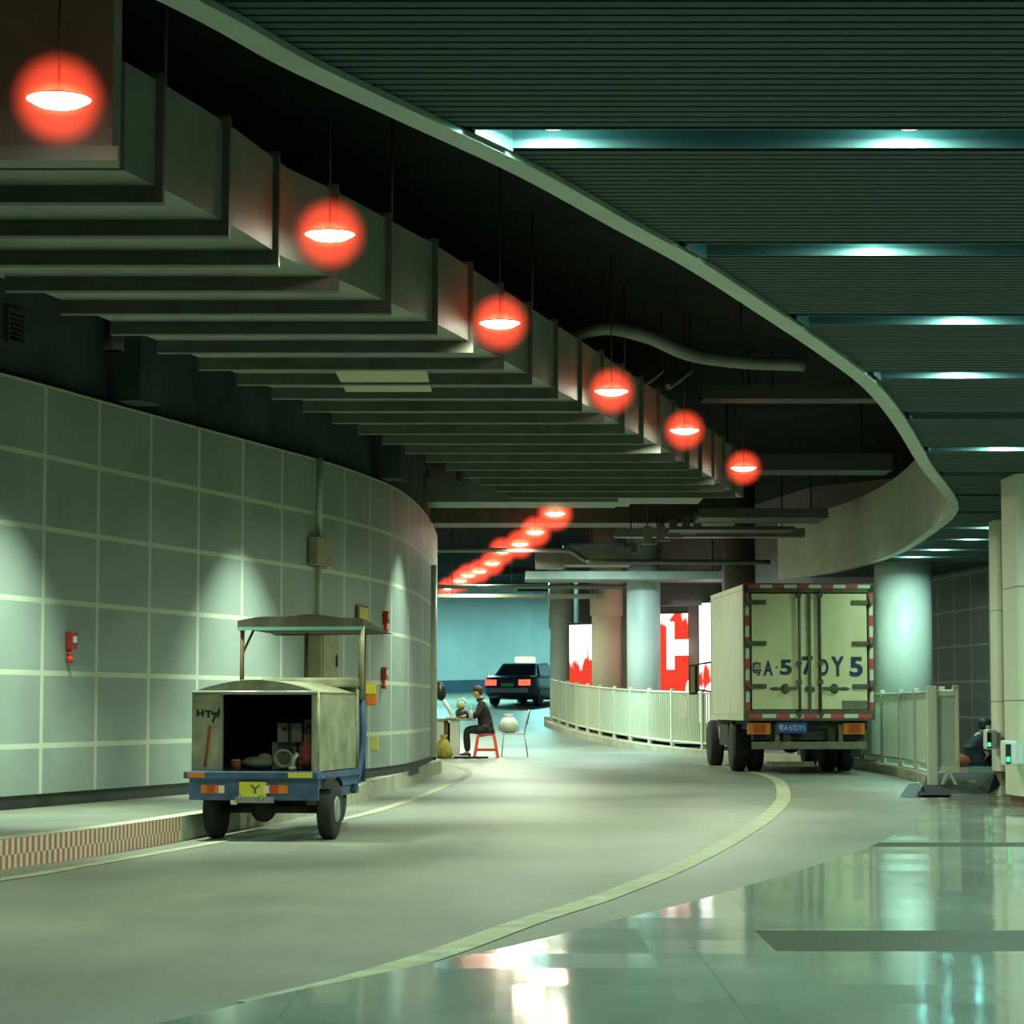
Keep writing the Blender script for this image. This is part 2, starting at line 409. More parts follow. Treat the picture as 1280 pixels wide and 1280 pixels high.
# platform / slat-ceiling edge: X as a function of Y
EDGE_PTS = [(-6.5,-6,0),(-4.5,2,0),(-2.9,5.0,0),(-1.95,6.8,0),(-1.18,8.47,0),(-.88,9.25,0),(-.48,10.12,0),(.02,11.2,0),(.49,12.4,0),(.98,13.65,0),(1.55,15.3,0),(2.17,17.15,0),(2.72,18.95,0),(3.32,21.4,0),
    (4.1,24.9,0),(5.38,30.5,0),(5.86,35.5,0),(6.08,39.6,0),(6.02,43,0),(5.75,45.6,0),(5.2,47.5,0),(4.75,48.6,0),(3.85,50.4,0),(2.95,54,0),(2.0,60,0),(1.3,66,0),(.95,70,0)]
EDGE = spline(EDGE_PTS, 6)
ETAB = [(p.y, p.x) for p in EDGE]
edgeX = lambda y: interp(ETAB, y)

# ------------------------------------------------------------------ setting
# road
m = MB(); ys = [-6+i for i in range(0, 46)] + [40+i*1.5 for i in range(0, 48)]
for a, b in zip(ys, ys[1:]):
    for xa, xb in ((-14, -4), (-4, 2), (2, 14)):
        m.face([(xa, a, ground(a)), (xb, a, ground(a)), (xb, b, ground(b)), (xa, b, ground(b))])
bmesh.ops.remove_doubles(m.bm, verts=m.bm.verts, dist=1e-4)
struct(m.build('road', M['road'], smooth=True), 'worn grey asphalt roadway curving left through the underpass', 'road')

# platform floor with low edge
m = MB(); pl = [p for p in EDGE if p.y <= 53]
def ptop(y): return .035 if y < 30 else .035 + min(1, (y-30)/2)*.1 + ground(y)
for a, b in zip(pl, pl[1:]):
    m.face([(a.x, a.y, ptop(a.y)), (13, a.y, ptop(a.y)), (13, b.y, ptop(b.y)), (b.x, b.y, ptop(b.y))])
    m.face([(a.x, a.y, -.05), (a.x, a.y, ptop(a.y)), (b.x, b.y, ptop(b.y)), (b.x, b.y, -.05)])
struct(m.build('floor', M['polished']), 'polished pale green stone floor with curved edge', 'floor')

# island kerb under the railing
m = MB(); isl = [p for p in EDGE if p.y >= 30.4]
inn, out_ = offset(isl, .05), offset(isl, -.3)
for i in range(len(isl)-1):
    A, B = inn[i], inn[i+1]; A2, B2 = out_[i], out_[i+1]
    za, zb = ground(A.y)+.14, ground(B.y)+.14
    if A.y > 52: za, zb = ground(A.y)+.14, ground(B.y)+.14
    m.face([(A.x,A.y,za),(A2.x,A2.y,za),(B2.x,B2.y,zb),(B.x,B.y,zb)])
    m.face([(A.x,A.y,ground(A.y)-.1),(A.x,A.y,za),(B.x,B.y,zb),(B.x,B.y,ground(B.y)-.1)])
    m.face([(A2.x,A2.y,ground(A2.y)-.1),(B2.x,B2.y,ground(B2.y)-.1),(B2.x,B2.y,zb),(A2.x,A2.y,za)])
A, A2 = inn[0], out_[0]; m.face([(A.x,A.y,0),(A2.x,A2.y,0),(A2.x,A2.y,.2),(A.x,A.y,.2)])
A, A2 = inn[-1], out_[-1]; zz = ground(70); m.face([(A.x,A.y,zz-.1),(A2.x,A2.y,zz-.1),(A2.x,A2.y,zz+.25),(A.x,A.y,zz+.25)])
struct(m.build('island_kerb', M['kerb'], recalc=False), 'pale kerb under the white railing', 'kerb')
# lobby ground behind the island
m = MB()
fl = [p for p in EDGE if p.y >= 52]
for a, b in zip(fl, fl[1:]):
    m.face([(a.x+.3, a.y, ground(a.y)+.2), (14, a.y, ground(a.y)+.2), (14, b.y, ground(b.y)+.2), (b.x+.3, b.y, ground(b.y)+.2)])
struct(m.build('lobby_floor', M['sidewalk']), 'lobby floor behind the railing', 'floor')

# left wall: one UV unit per panel
WP = [(-6.5,15.4),(-6.1,16.55),(-5.68,17.75),(-5.26,18.95),(-4.85,20.12),(-4.42,21.3),(-4.18,22.1),(-3.88,23.2),(-3.56,24.35),(-3.23,25.5),(-2.9,26.63),(-2.58,27.75),(-2.29,28.75),(-2.02,29.85),(-1.78,31.05),(-1.57,32.35),(-1.42,34.0),(-1.31,36.4),(-1.262,39.2),(-1.262,41.3)]
WU = [-5.6,-4.6,-3.6,-2.6,-1.6,-.66,0,1,2,3,4,5,6,7,8,9,10,11,12,12.8]
WALL3 = spline([(x, y, u) for (x, y), u in zip(WP, WU)], 5)   # z carries u
WTOP, WBOT, ROW = 3.97, .32, .645
def wall_at(u):
    for a, b in zip(WALL3, WALL3[1:]):
        if a.z <= u <= b.z:
            t = (u-a.z)/(b.z-a.z); p = a.lerp(b, t); d = (b-a); d.z = 0; d.normalize()
            return Vector((p.x, p.y, 0)), d, Vector((d.y, -d.x, 0))
m = MB()
for a, b in zip(WALL3, WALL3[1:]):
    v0 = (WBOT-WTOP)/ROW
    m.face([(a.x,a.y,WBOT),(b.x,b.y,WBOT),(b.x,b.y,WTOP),(a.x,a.y,WTOP)], [(a.z,v0),(b.z,v0),(b.z,0),(a.z,0)])
    m.face([(a.x,a.y,WTOP),(b.x,b.y,WTOP),(b.x-.12,b.y+.04,WTOP),(a.x-.12,a.y+.04,WTOP)], [(a.z,0),(b.z,0),(b.z,0),(a.z,0)])
struct(m.build('wall_left', M['panel'], recalc=False), 'curved left wall of grey-green metal panels', 'wall')
# continuation round the bend (unseen side, keeps light in)
tail = spline([(-1.262,41.3,0),(-1.32,43,0),(-1.75,46,0),(-2.7,51,0),(-4.3,57,0),(-7,64,0)], 4)
m = MB()
for a, b in zip(tail, tail[1:]):
    m.face([(a.x,a.y,ground(a.y)),(b.x,b.y,ground(b.y)),(b.x,b.y,WTOP),(a.x,a.y,WTOP)], [(a.y,0),(b.y,0),(b.y,5.6),(a.y,5.6)])
struct(m.build('wall_bend', M['panel'], recalc=False), 'panelled wall going round the bend', 'wall')
W2 = [Vector((p.x, p.y, 0)) for p in WALL3]
m = MB(); wb = offset(W2, .05)
for a, b in zip(wb, wb[1:]):
    m.face([(a.x,a.y,.12),(b.x,b.y,.12),(b.x,b.y,WBOT),(a.x,a.y,WBOT)])
struct(m.build('baseboard_left', M['base'], recalc=False), 'dark recessed skirting under the left wall', 'baseboard')
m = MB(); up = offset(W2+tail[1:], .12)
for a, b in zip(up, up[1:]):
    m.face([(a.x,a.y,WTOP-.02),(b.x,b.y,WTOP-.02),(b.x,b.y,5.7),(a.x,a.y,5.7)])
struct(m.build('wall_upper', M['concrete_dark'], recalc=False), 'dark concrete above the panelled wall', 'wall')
# vertical corner strip where the wall ends
m = MB(); m.tube([(-1.262,38.9,.3),(-1.262,38.9,3.3)], .085, 24)
struct(m.build('trim_1', mk('bright_cream_strip', (.88, .88, .72), .4)), 'cream vertical strip at the end of the left wall', 'trim')

# sidewalk and kerb
KB = spline([(-6.0,8.0,0),(-4.95,11.5,0),(-4.1,14.3,0),(-3.44,16.8,0),(-3.05,18.33,0),(-2.63,20.75,0),(-2.2,23.6,0),(-1.81,26.9,0),(-1.58,31,0),(-1.42,35,0),(-1.24,39.2,0),(-1.16,41.2,0),(-1.3,42.6,0)], 6)
m = MB(); KH = .2
for a, b in zip(KB, KB[1:]):
    m.face([(a.x-.12,a.y,KH),(b.x-.12,b.y,KH),(b.x-9,b.y+2.2,KH),(a.x-9,a.y+2.2,KH)])
struct(m.build('sidewalk', M['sidewalk'], recalc=False), 'pale pavement along the foot of the left wall', 'sidewalk')
m = MB(); L = 0
for a, b in zip(KB, KB[1:]):
    l = (b-a).length
    if b.y < 20.6:
        u0, u1 = L/.044, (L+l)/.044
        m.face([(a.x,a.y,-.02),(b.x,b.y,-.02),(b.x,b.y,KH),(a.x,a.y,KH)], [(u0,-.0),(u1,-.0),(u1,1.98),(u0,1.98)])
        last = b
    L += l
struct(m.build('tiled_kerb', M['kerb_check'], recalc=False), 'kerb face of red and cream checkered tiles', 'kerb')
m = MB(); ki = offset(KB, .16)
for i in range(len(KB)-1):
    a, b, a2, b2 = KB[i], KB[i+1], ki[i], ki[i+1]
    m.face([(a.x,a.y,KH+.002),(b.x,b.y,KH+.002),(b2.x,b2.y,KH+.002),(a2.x,a2.y,KH+.002)])
    if b.y >= 20.6: m.face([(a.x,a.y,-.02),(b.x,b.y,-.02),(b.x,b.y,KH),(a.x,a.y,KH)])
struct(m.build('kerb', M['kerb'], recalc=False), 'worn cream kerb along the left pavement', 'kerb')

def ribbon(path, w, z, name, mat, label):
    m = MB(); a = offset(path, w/2); b = offset(path, -w/2)
    for i in range(len(path)-1):
        zz = [ground(p.y)+z for p in (a[i], b[i], b[i+1], a[i+1])]
        m.face([(p.x,p.y,h) for p, h in zip((a[i], b[i], b[i+1], a[i+1]), zz)])
    bmesh.ops.remove_doubles(m.bm, verts=m.bm.verts, dist=1e-4)
    return struct(m.build(name, mat), label, 'road marking')
ribbon(spline([(-4.6,12,0),(-3.95,13.8,0),(-3.24,15.8,0),(-2.9,17.4,0),(-2.46,19.7,0),(-1.63,24.3,0),(-1.22,28.6,0),(-.92,34,0),(-.72,39,0),(-.74,41.8,0),(-.98,44.6,0),(-1.6,49,0)], 6), .12, .004, 'lane_line', M['line'], 'faded yellow edge line beside the left kerb')
ribbon(spline([(-.95,9.3,0),(-.62,10.15,0),(-.3,11.22,0),(.1,12.85,0),(.53,14.4,0),(1.18,17.24,0),(1.92,21.13,0),(2.62,25.3,0),(3.17,29.2,0),(3.62,33.4,0),(3.92,37,0),(4.0,40.5,0),(3.8,44,0),(3.2,48,0)], 6), .17, .004, 'lane_line', M['line'], 'faded yellow line curving along the right lane')

# ceilings
m = MB(); m.box((-14, -6.2, 5.6), (14, 112, 5.8)); struct(m.build('ceiling', M['slab']), 'blackened concrete slab above the ducts', 'ceiling')
ZC = 3.55
GROOVES = [8.0, 10.58, 13.2, 15.65, 18.28, 20.9, 23.6, 26.2, 28.85, 31.5, 34.15, 36.6, 39.0, 40.9]
m = MB(); y = -5.8; GW = .17
while y < 47.4:
    pitch = .09 if 5 < y < 17 else .125 if 5 < y < 24 else .25
    if not any(abs(y-g) < GW + .03 for g in GROOVES):
        w = pitch*.76
        x0 = edgeX(y) + .03
        m.box((x0, y-w/2, ZC), (13, y+w/2, ZC+.04))
    y += pitch
for g in GROOVES:
    e0, e1 = edgeX(g-GW)+.175, edgeX(g+GW)+.175
    m.box((e0, g-GW-.012, ZC-.004), (13, g-GW, ZC+.16), mi=1); m.box((e1, g+GW, ZC-.004), (13, g+GW+.012, ZC+.16), mi=1)
    m.loft([[(x, y_, z) for x, y_ in ((e0, g-GW), (e0+.012, g-GW), (e1+.012, g+GW), (e1, g+GW))] for z in (ZC-.02, ZC+.16)], mi=1)
    m.loft([[(x, y_, z) for x, y_ in ((e0, g-GW), (13, g-GW), (13, g+GW), (e1, g+GW))] for z in (ZC+.15, ZC+.16)], mi=1)
for a, b in zip(EDGE, EDGE[1:]):
    if b.y < 48: m.face([(a.x,a.y,ZC+.17),(13,a.y,ZC+.17),(13,b.y,ZC+.17),(b.x,b.y,ZC+.17)], mi=2)
struct(m.build('slat_ceiling', [M['slat'], M['groove'], M['void']]), 'suspended ceiling of fine dark metal slats with light grooves', 'ceiling')
# pale edge trim on the underside + bulkhead rising behind it
ce = [p for p in EDGE if p.y <= 47.8]; ein = offset(ce, .0); eout = offset(ce, -.13)
m = MB()
for i in range(len(ce)-1):
    a, b, a2, b2 = ein[i], ein[i+1], eout[i], eout[i+1]
    m.face([(a.x,a.y,ZC-.03),(b.x,b.y,ZC-.03),(b2.x,b2.y,ZC-.03),(a2.x,a2.y,ZC-.03)])
    m.face([(a2.x,a2.y,ZC-.03),(b2.x,b2.y,ZC-.03),(b2.x,b2.y,ZC-.002),(a2.x,a2.y,ZC-.002)])
struct(m.build('trim_2', M['trim'], recalc=False), 'pale curved trim along the slat ceiling edge', 'trim')
m = MB()
for i in range(len(ce)-1):
    a, b = ein[i], ein[i+1]
    m.face([(a.x,a.y,ZC-.03),(b.x,b.y,ZC-.03),(b.x,b.y,ZC+1.15),(a.x,a.y,ZC+1.15)])
    c, d = offset(ce, -.05)[i], offset(ce, -.05)[i+1]
    m.face([(a.x,a.y,ZC+1.15),(b.x,b.y,ZC+1.15),(d.x,d.y,ZC+1.15),(c.x,c.y,ZC+1.15)])
    m.face([(c.x,c.y,ZC+.2),(d.x,d.y,ZC+.2),(d.x,d.y,ZC+1.15),(c.x,c.y,ZC+1.15)])
    if abs(a.y-42.4) < .35:   # board joint
        pass
struct(m.build('bulkhead', M['bulkhead'], recalc=False), 'curved pale bulkhead board above the truck', 'bulkhead')

# right hand and far walls
m = MB(); RW = [(9.3,33),(8.75,38),(8.35,43),(8.0,47),(7.7,52)]; u = 0
for (x0,y0),(x1,y1) in zip(RW, RW[1:]):
    l = math.hypot(x1-x0, y1-y0)/1.15
    m.face([(x0,y0,.05),(x1,y1,.05),(x1,y1,3.6),(x0,y0,3.6)], [(u,-5.3),(u+l,-5.3),(u+l,.2),(u,.2)]); u += l
struct(m.build('wall_right', M['panel_dark'], recalc=False), 'dark grey panelled wall behind the cream columns', 'wall')
m = MB(); fw = spline([(-14,70,0),(-8,84,0),(-4,90,0),(0,92,0),(3.2,90,0),(5,84,0)], 5)
for a, b in zip(fw, fw[1:]):
    za, zb = ground(a.y)-.3, ground(b.y)-.3
    m.face([(a.x,a.y,za),(b.x,b.y,zb),(b.x,b.y,5.7),(a.x,a.y,5.7)])
struct(m.build('wall_far', M['far_wall'], recalc=False), 'pale cyan curved wall at the far bend', 'wall')
m = MB(); fb = offset(fw, -.12)
for a, b in zip(fb, fb[1:]):
    za = ground(a.y); m.face([(a.x,a.y,za-.2),(b.x,b.y,ground(b.y)-.2),(b.x,b.y,ground(b.y)+.45),(a.x,a.y,za+.45)])
struct(m.build('baseboard_far', mk('navy_base', (.03, .07, .11), .6), recalc=False), 'dark blue band along the far wall base', 'baseboard')
m = MB(); LW = [(1.3,77),(2.0,70.5),(4.15,63.5),(4.95,58.5),(6.2,51),(7.6,49)]
for (x0,y0),(x1,y1) in zip(LW, LW[1:]):
    m.face([(x0,y0,.1),(x1,y1,.1),(x1,y1,5.7),(x0,y0,5.7)])
m.face([(1.3,77,.1),(1.3,77,5.7),(5.0,84.5,5.7),(5.0,84.5,.1)])
struct(m.build('wall_lobby', M['lobby'], recalc=False), 'brown lobby wall carrying lit posters', 'wall')
m = MB(); m.box((-14,-6.2,-.1),(14,-6,5.7)); struct(m.build('wall_near', M['concrete_dark']), 'wall behind the viewpoint', 'wall')
m = MB(); m.box((13,-6,-.1),(13.2,52,5.7)); struct(m.build('wall_hall', M['concrete_dark']), 'far right hall wall', 'wall')

# ------------------------------------------------------------------ columns
def column(x, y, r, z0, z1, mat, label, square=False, base=None, cap=None):
    t = thing('column', label, 'column', (x, y, 0)); t['kind'] = 'structure'
    m = MB(); h = z0 + (.12 if base else 0)
    if square:
        rr = r*.36; m.loft([[(sx*(r-rr)+math.cos(a)*rr, sy*(r-rr)+math.sin(a)*rr, z) for sx, sy, q in ((1,1,0),(-1,1,1),(-1,-1,2),(1,-1,3)) for a in [PI/2*(q+k/5) for k in range(6)]] for z in (h, z1)])
        s = m.build('column_shaft', M[mat], t)
        g = MB()
        for zj in (1.15, 2.35):
            rr = r*.36; g.loft([[(sx*(r+.002-rr)+math.cos(a)*rr, sy*(r+.002-rr)+math.sin(a)*rr, z) for sx, sy, q in ((1,1,0),(-1,1,1),(-1,-1,2),(1,-1,3)) for a in [PI/2*(q+k/5) for k in range(6)]] for z in (zj, zj+.010)])
        g.build('panel_joint', M['tray'], t)
    else:
        m.lathe([(r, h), (r, z1)], n=36); m.build('column_shaft', M[mat], t)
    if base:
        b = MB()
        if square: b.box((-r*.86, -r*.86, z0), (r*.86, r*.86, h), bev=.02)
        else: b.lathe([(r*.9, z0), (r*.9, h)], n=28)
        b.build('column_base', M['brown'], t)
    if cap:
        b = MB(); b.lathe([(r*1.06, cap), (r*1.12, cap+.02), (r*1.12, z1)], n=36); b.build('column_collar', M[mat], t)
    return t
column(6.66, 33, .27, .12, ZC, 'col_cream', 'cream clad column standing further back, card reader on its side', True, base=True)
column(5.83, 26.6, .5, .03, ZC, 'col_cream', 'cream clad column at the right edge of the picture', True, base=True)
column(6.72, 42.6, .49, .1, ZC, 'col_pale', 'thick round column lit teal behind the truck')
column(3.05, 57.5, .39, .2, 5.6, 'col_pale', 'pale blue round column between two lit posters')
column(2.38, 62.5, .37, .3, 5.6, 'col_beige', 'beige round column with collar left of the pale blue one', cap=3.35)
column(1.42, 71.5, .33, .5, 5.6, 'col_pale', 'shaded teal column, furthest along the railing', cap=3.3)
column(4.62, 50.5, .34, .2, 5.6, 'lobby', 'brown column showing just above the truck')

# ------------------------------------------------------------------ lamps
LAMPCOL = (.87, 1.0, .72)
def lamp_meshes():
    a = MB(); a.lathe([(.001, .06), (.03, .058), (.04, .03), (.13, .016), (.172, 0), (.165, 0), (.14, .010), (.001, .012)], n=28)
    b = MB(); b.lathe([(.001, -.045), (.05, -.042), (.11, -.03), (.163, -.002)], n=28)
    c = MB(); c.ball((0, 0, .0), .27, 28)  # added ball of red halation glow, no part of the lamp
    return a, b, c
lamp_proto = None
def pendant(x, y, z, label, group, power, spread=132):
    global lamp_proto
    t = thing('pendant_lamp', label, 'lamp', (x, y, z), 0, group)
    if lamp_proto is None:
        a, b, c = lamp_meshes()
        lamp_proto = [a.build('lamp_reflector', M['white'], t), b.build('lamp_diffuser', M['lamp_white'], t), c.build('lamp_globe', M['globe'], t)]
        r = MB(); r.tube([(0, 0, .05), (0, 0, 5.6-z)], .007, 6); lamp_proto.append(r.build('hanging_rod', M['rod'], t))
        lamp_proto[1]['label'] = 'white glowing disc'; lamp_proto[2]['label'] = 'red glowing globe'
    else:
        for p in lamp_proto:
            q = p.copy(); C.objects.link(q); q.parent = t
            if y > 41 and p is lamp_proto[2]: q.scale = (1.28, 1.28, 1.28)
    light('lamp_light', 'AREA', (0, 0, -.055), power, LAMPCOL, t, .32, math.radians(spread))
    return t
NEAR = [(-2.34,12.60),(-1.21,16.28),(-.10,20.11),(.99,24.52),(1.96,28.04),(3.05,32.52)]
NL = ['nearest and largest red glowing pendant lamp, before the duct end at the top left',
      'second nearest large red glowing pendant lamp, at the corner of the near duct step',
      'third red glowing pendant lamp along the duct, above the middle of the road',
      'fourth red glowing pendant lamp along the big duct',
      'fifth red glowing pendant lamp along the big duct, second last of its row',
      'last red glowing pendant lamp of the big duct row, left of the bulkhead']
for (x, y), l, pw in zip(NEAR, NL, (74, 74, 82, 102, 122, 145)): pendant(x, y, 4.22, l, 'red pendant lamps along the big duct', pw, 132 if y < 28 else 158)
FAR = [(.72,41.34),(.43,45.74),(.16,49.16),(-.2,51.46),(-.45,55.82),(-.78,59.16),(-1.08,60.98),(-1.34,63.73),(-1.75,67.64)]
ORD = ['first and highest', 'second', 'third', 'fourth', 'fifth', 'sixth', 'seventh', 'eighth', 'ninth and lowest']
for (x, y), l in zip(FAR, ORD):
    pendant(x, y, 4.3, l + ' small red lamp of the far row, counted from its upper right end', 'small red lamps of the far row', 130, 170)

# can lamps added to cast bright scallops on the wall, deep black cans
def added_washer(u, label, power, off=1.15):
    p, d, n = wall_at(u); q = p + n*off
    t = thing('wall_washer', label, 'lamp', (q.x, q.y, 4.25), 0, 'can lamps washing the panelled wall')
    a = MB(); a.lathe([(.085, -.16), (.09, -.16), (.09, .12), (.001, .14)], n=18); a.lathe([(.082, -.16), (.082, .09)], n=18); a.build('can', M['black'], t)
    b = MB(); b.tube([(0, 0, .13), (0, 0, 5.6-4.25)], .012, 6); b.build('hanging_rod', M['rod'], t)  # rod of the added can lamp
    light('washer_light', 'SPOT', (0, 0, -.17), power, (.78, 1, .80), t, .06, rot=(0, 0, 0), spot=math.radians(86), blend=.75)
added_washer(-.75, 'black can lamp washing the wall nearest the camera', 1700)
added_washer(3.9, 'black can lamp washing the wall above the tricycle', 1900)
added_washer(9.4, 'black can lamp washing the wall near its far end', 950, .85)

# ceiling downlights in the grooves
DL = [(.18,1,'round white downlight in the nearest groove, left one by the ceiling edge'),(1.73,1,'round white downlight in the nearest groove, right one'),
      (1.98,2,'round white downlight alone in the second groove from the top'),(2.9,3,'round white downlight in the third groove from the top'),
      (3.36,4,'round white downlight in the fourth groove from the top'),(4.75,6,'round white downlight cut by the right picture edge'),
      (6.71,10,'small downlight just left of the cream column head'),(6.82,11,'small downlight second left of the cream column head'),
      (6.77,12,'small downlight third left of the cream column head'),(6.68,13,'small downlight right over the teal column')]
for i, (x, g) in enumerate([(.3,0),(1.9,0),(3.5,0),(3.3,1),(3.6,2),(4.5,3),(5.0,4),(5.7,5),(5.9,6)]):
    DL.append((x, g, 'white downlight in the slat ceiling beyond the picture edge, %s' % ['overhead left','overhead middle','overhead right','nearest groove','second groove','third groove','fourth groove','before the front column','beside the front column'][i]))
dproto = None
for x, g, l in DL:
    t = thing('recessed_downlight', l, 'downlight', (x, GROOVES[g], ZC), 0, 'downlights in the slat ceiling grooves')
    if dproto is None:
        a = MB(); a.lathe([(.125, .149), (.125, .07), (.118, .06), (.11, .07), (.11, .149)], n=24)
        b = MB(); b.lathe([(.001, .045), (.07, .05), (.11, .068)], n=24)
        dproto = [a.build('bezel', M['groove'], t), b.build('diffuser', M['down_white'], t)]
    else:
        for p in dproto:
            q = p.copy(); C.objects.link(q); q.parent = t
    light('downlight_light', 'AREA', (0, 0, .04), 34 if g < 4 else 60, (.58, 1, .82), t, .2)
    light('downlight_spill', 'POINT', (0, .0, .03), 6.0, (.3, 1, .9), t, .03)

# tube lights added to brighten the far wall and column, tubes kept unseen
def added_tube_light(x, y, z, L_, label, power, col):
    t = thing('tube_light', label, 'lamp', (x, y, z), 0, 'tube lights beyond the bend')
    a = MB(); a.loft([[(x, -.16, -.12), (x, -.15, -.12), (x, -.09, .06), (x, .09, .06), (x, .15, -.12), (x, .16, -.12), (x, .1, .1), (x, -.1, .1)] for x in (-L_/2, L_/2)])
    a.build('lamp_housing', M['steel_dark'], t)
    for q in (-1, 1): MB().tube([(q*(L_/2-.1), 0, .1), (q*(L_/2-.1), 0, 5.6-z)], .01, 6).build('hanging_rod', M['rod'], t)  # rods of the added tube light
    b = MB(); b.tube([(-L_/2, 0, .02), (L_/2, 0, .02)], .03, 10); b.build('tube', M['tube_cyan'], t)  # tube of the added light
    light('tube_glow', 'AREA', (0, 0, -.13), power, col, t, .9)
CY = (.40, 1, .96)
added_tube_light(-2.6, 85.5, 5.2, 2, 'cyan tube light high before the far wall, left', 520, CY)
added_tube_light(1.2, 86.5, 5.2, 2, 'cyan tube light high before the far wall, right', 520, CY)
added_tube_light(.2, 73.5, 5.1, 2, 'cyan tube light high over the far road', 260, CY)
added_tube_light(1.9, 53.5, 4.5, 1.6, 'pale blue tube light over the railing', 460, (.62, 1, .98))

# ------------------------------------------------------------------ air duct along the road
DR = [(13.75,-2.18),(14.55,-1.95),(15.4,-1.74),(16.5,-1.52),(17.4,-1.2),(19.4,-.58),(23.35,.40),(28,1.57),(33,2.74),(36,3.4)]
DLF = [(13.75,-5.4),(16.5,-4.1),(17.2,-3.55),(19.2,-3.15),(23.9,-2.15),(28.8,-1.15),(33,-.3),(36,.2)]
dR = lambda y: interp(DR, y); dL = lambda y: interp(DLF, y)
t = thing('air_duct', 'large rectangular metal air duct with flanged joints hanging over the road', 'duct', (0, 0, 0))
secs = []
yy = [13.75 + i*.55 for i in range(41)]
m = MB(); m.loft([[(dL(y), y, 4.1), (dR(y), y, 4.1), (dR(y), y, 4.72), (dL(y), y, 4.72)] for y in yy]); m.build('duct_body', M['duct'], t)
m = MB(); m.box((dL(13.75)-1, 13.45, 4.11), (dR(13.75)-.02, 13.74, 5.3)); m.box((dL(13.75)-1, 13.40, 4.08), (dR(13.75)+.02, 13.5, 4.16)); m.build('duct_plenum', M['duct'], t)
y = 14.2; k = 0
while y < 35.6:
    m = MB(); d = .10; w = .05
    m.loft([[(dL(y)-.02, y-w, 4.1-d), (dR(y)+.03, y-w, 4.1-d), (dR(y)+.03, y-w, 4.76), (dL(y)-.02, y-w, 4.76)], [(dL(y)-.02, y+w, 4.1-d), (dR(y)+.03, y+w, 4.1-d), (dR(y)+.03, y+w, 4.76), (dL(y)-.02, y+w, 4.76)]])
    m.build('flange', M['flange'], t); k += 1
    if k % 4 == 1:
        MB().tube([(dR(y)+.03, y, 4.7), (dR(y)+.03, y, 5.6)], .012, 6).build('hanger_rod', M['rod'], t); MB().tube([(dL(y)+.03, y, 4.7), (dL(y)+.03, y, 5.6)], .012, 6).build('hanger_rod', M['rod'], t)
    y += 1.02
# inspection hatch on the underside
m = MB(); m.box((-1.55, 21.55, 4.02), (-.75, 23.0, 4.1)); o = m.build('inspection_hatch', mk('yellowish_hatch', (.40, .40, .25), .6), t)

# ------------------------------------------------------------------ ducts, trays, pipes across the tunnel
def hung(name, label, cat, boxes, mat, rods, group=None):
    t = thing(name, label, cat, (0, 0, 0), 0, group)
    m = MB()
    for a, b in boxes: m.box(a, b)
    m.build(name+'_body', M[mat], t)
    for x, y, z in rods: MB().tube([(x, y, z), (x, y, 5.6)], .014, 6).build('hanger_rod', M['rod'], t)
    return t
hung('cross_duct', 'pale duct crossing the tunnel over the first far lamp', 'duct', [((-2.2,39.7,4.36),(1.7,40.9,4.75)), ((1.7,39.6,4.42),(1.95,41.4,4.86)), ((1.95,39.8,4.45),(3.1,41.2,4.84))], 'duct', [(-.9,40.5,4.7),(2.9,40.5,4.8)])
hung('cross_duct', 'dark duct across the tunnel behind the pale one', 'duct', [((-2.5,46.2,4.5),(4.2,47.4,5.0))], 'flange', [(-.5,46.5,4.9),(3.5,46.5,4.9)])
hung('cross_duct', 'grey box duct with an elbow right of the far lamp row', 'duct', [((1.1,52,4.05),(2.5,53,4.42)), ((.5,52.2,4.0),(1.1,53,4.38))], 'tray', [(.7,52.6,4.3),(2.4,52.6,4.3)])
for i, (x, z) in enumerate([(2.35,4.0),(2.6,4.08),(2.85,4.16),(3.1,4.25),(3.33,4.33)]):
    o = hung('duct_hanger', ['lowest', 'second lowest', 'middle', 'second highest', 'highest'][i] + ' of five stepped grey brackets left of the bulkhead', 'bracket', [((x,44.2+i*.3,z),(x+.15,44.3+i*.3,z+.3)), ((x-.02,44.2+i*.3,z-.03),(x+.25,44.3+i*.3,z))], 'tray', [(x+.07,44.25+i*.3,z+.28)], 'stepped brackets')
hung('cable_tray', 'long cable tray over the truck roof, upper one', 'cable tray', [((1.9,45.6,4.2),(5.4,46.0,4.26)), ((1.9,45.6,4.26),(5.4,45.64,4.36))], 'tray', [(2.2,45.8,4.2),(5,45.8,4.2)])
hung('cable_tray', 'long cable tray over the far columns with pale underside', 'cable tray', [((.3,56,3.95),(5.2,57.6,4.03)), ((.3,56,4.03),(5.2,56.05,4.13))], 'duct', [(1,56.8,4),(4.6,56.8,4)])
hung('cable_tray', 'bluish tray low over the far road', 'cable tray', [((-2.4,61.5,3.78),(2.3,62.4,3.86))], 'duct', [(-1.5,62,3.8),(2,62,3.8)])
hung('cable_tray', 'thin high tray behind the ceiling edge with hanger rods', 'cable tray', [((2.4,31.0,4.95),(6.4,31.5,5.02)), ((2.4,31.0,5.02),(6.4,31.04,5.12))], 'steel_dark', [(3.0,31.25,5),(3.3,31.25,5),(4.3,31.25,5),(5.2,31.25,5)])
hung('cable_tray', 'dark tray behind the sixth lamp', 'cable tray', [((2.6,36.3,4.55),(5.6,37.1,4.62)), ((2.6,36.3,4.62),(5.6,36.36,4.8))], 'steel_dark', [(3.2,36.7,4.6),(5.2,36.7,4.6)])
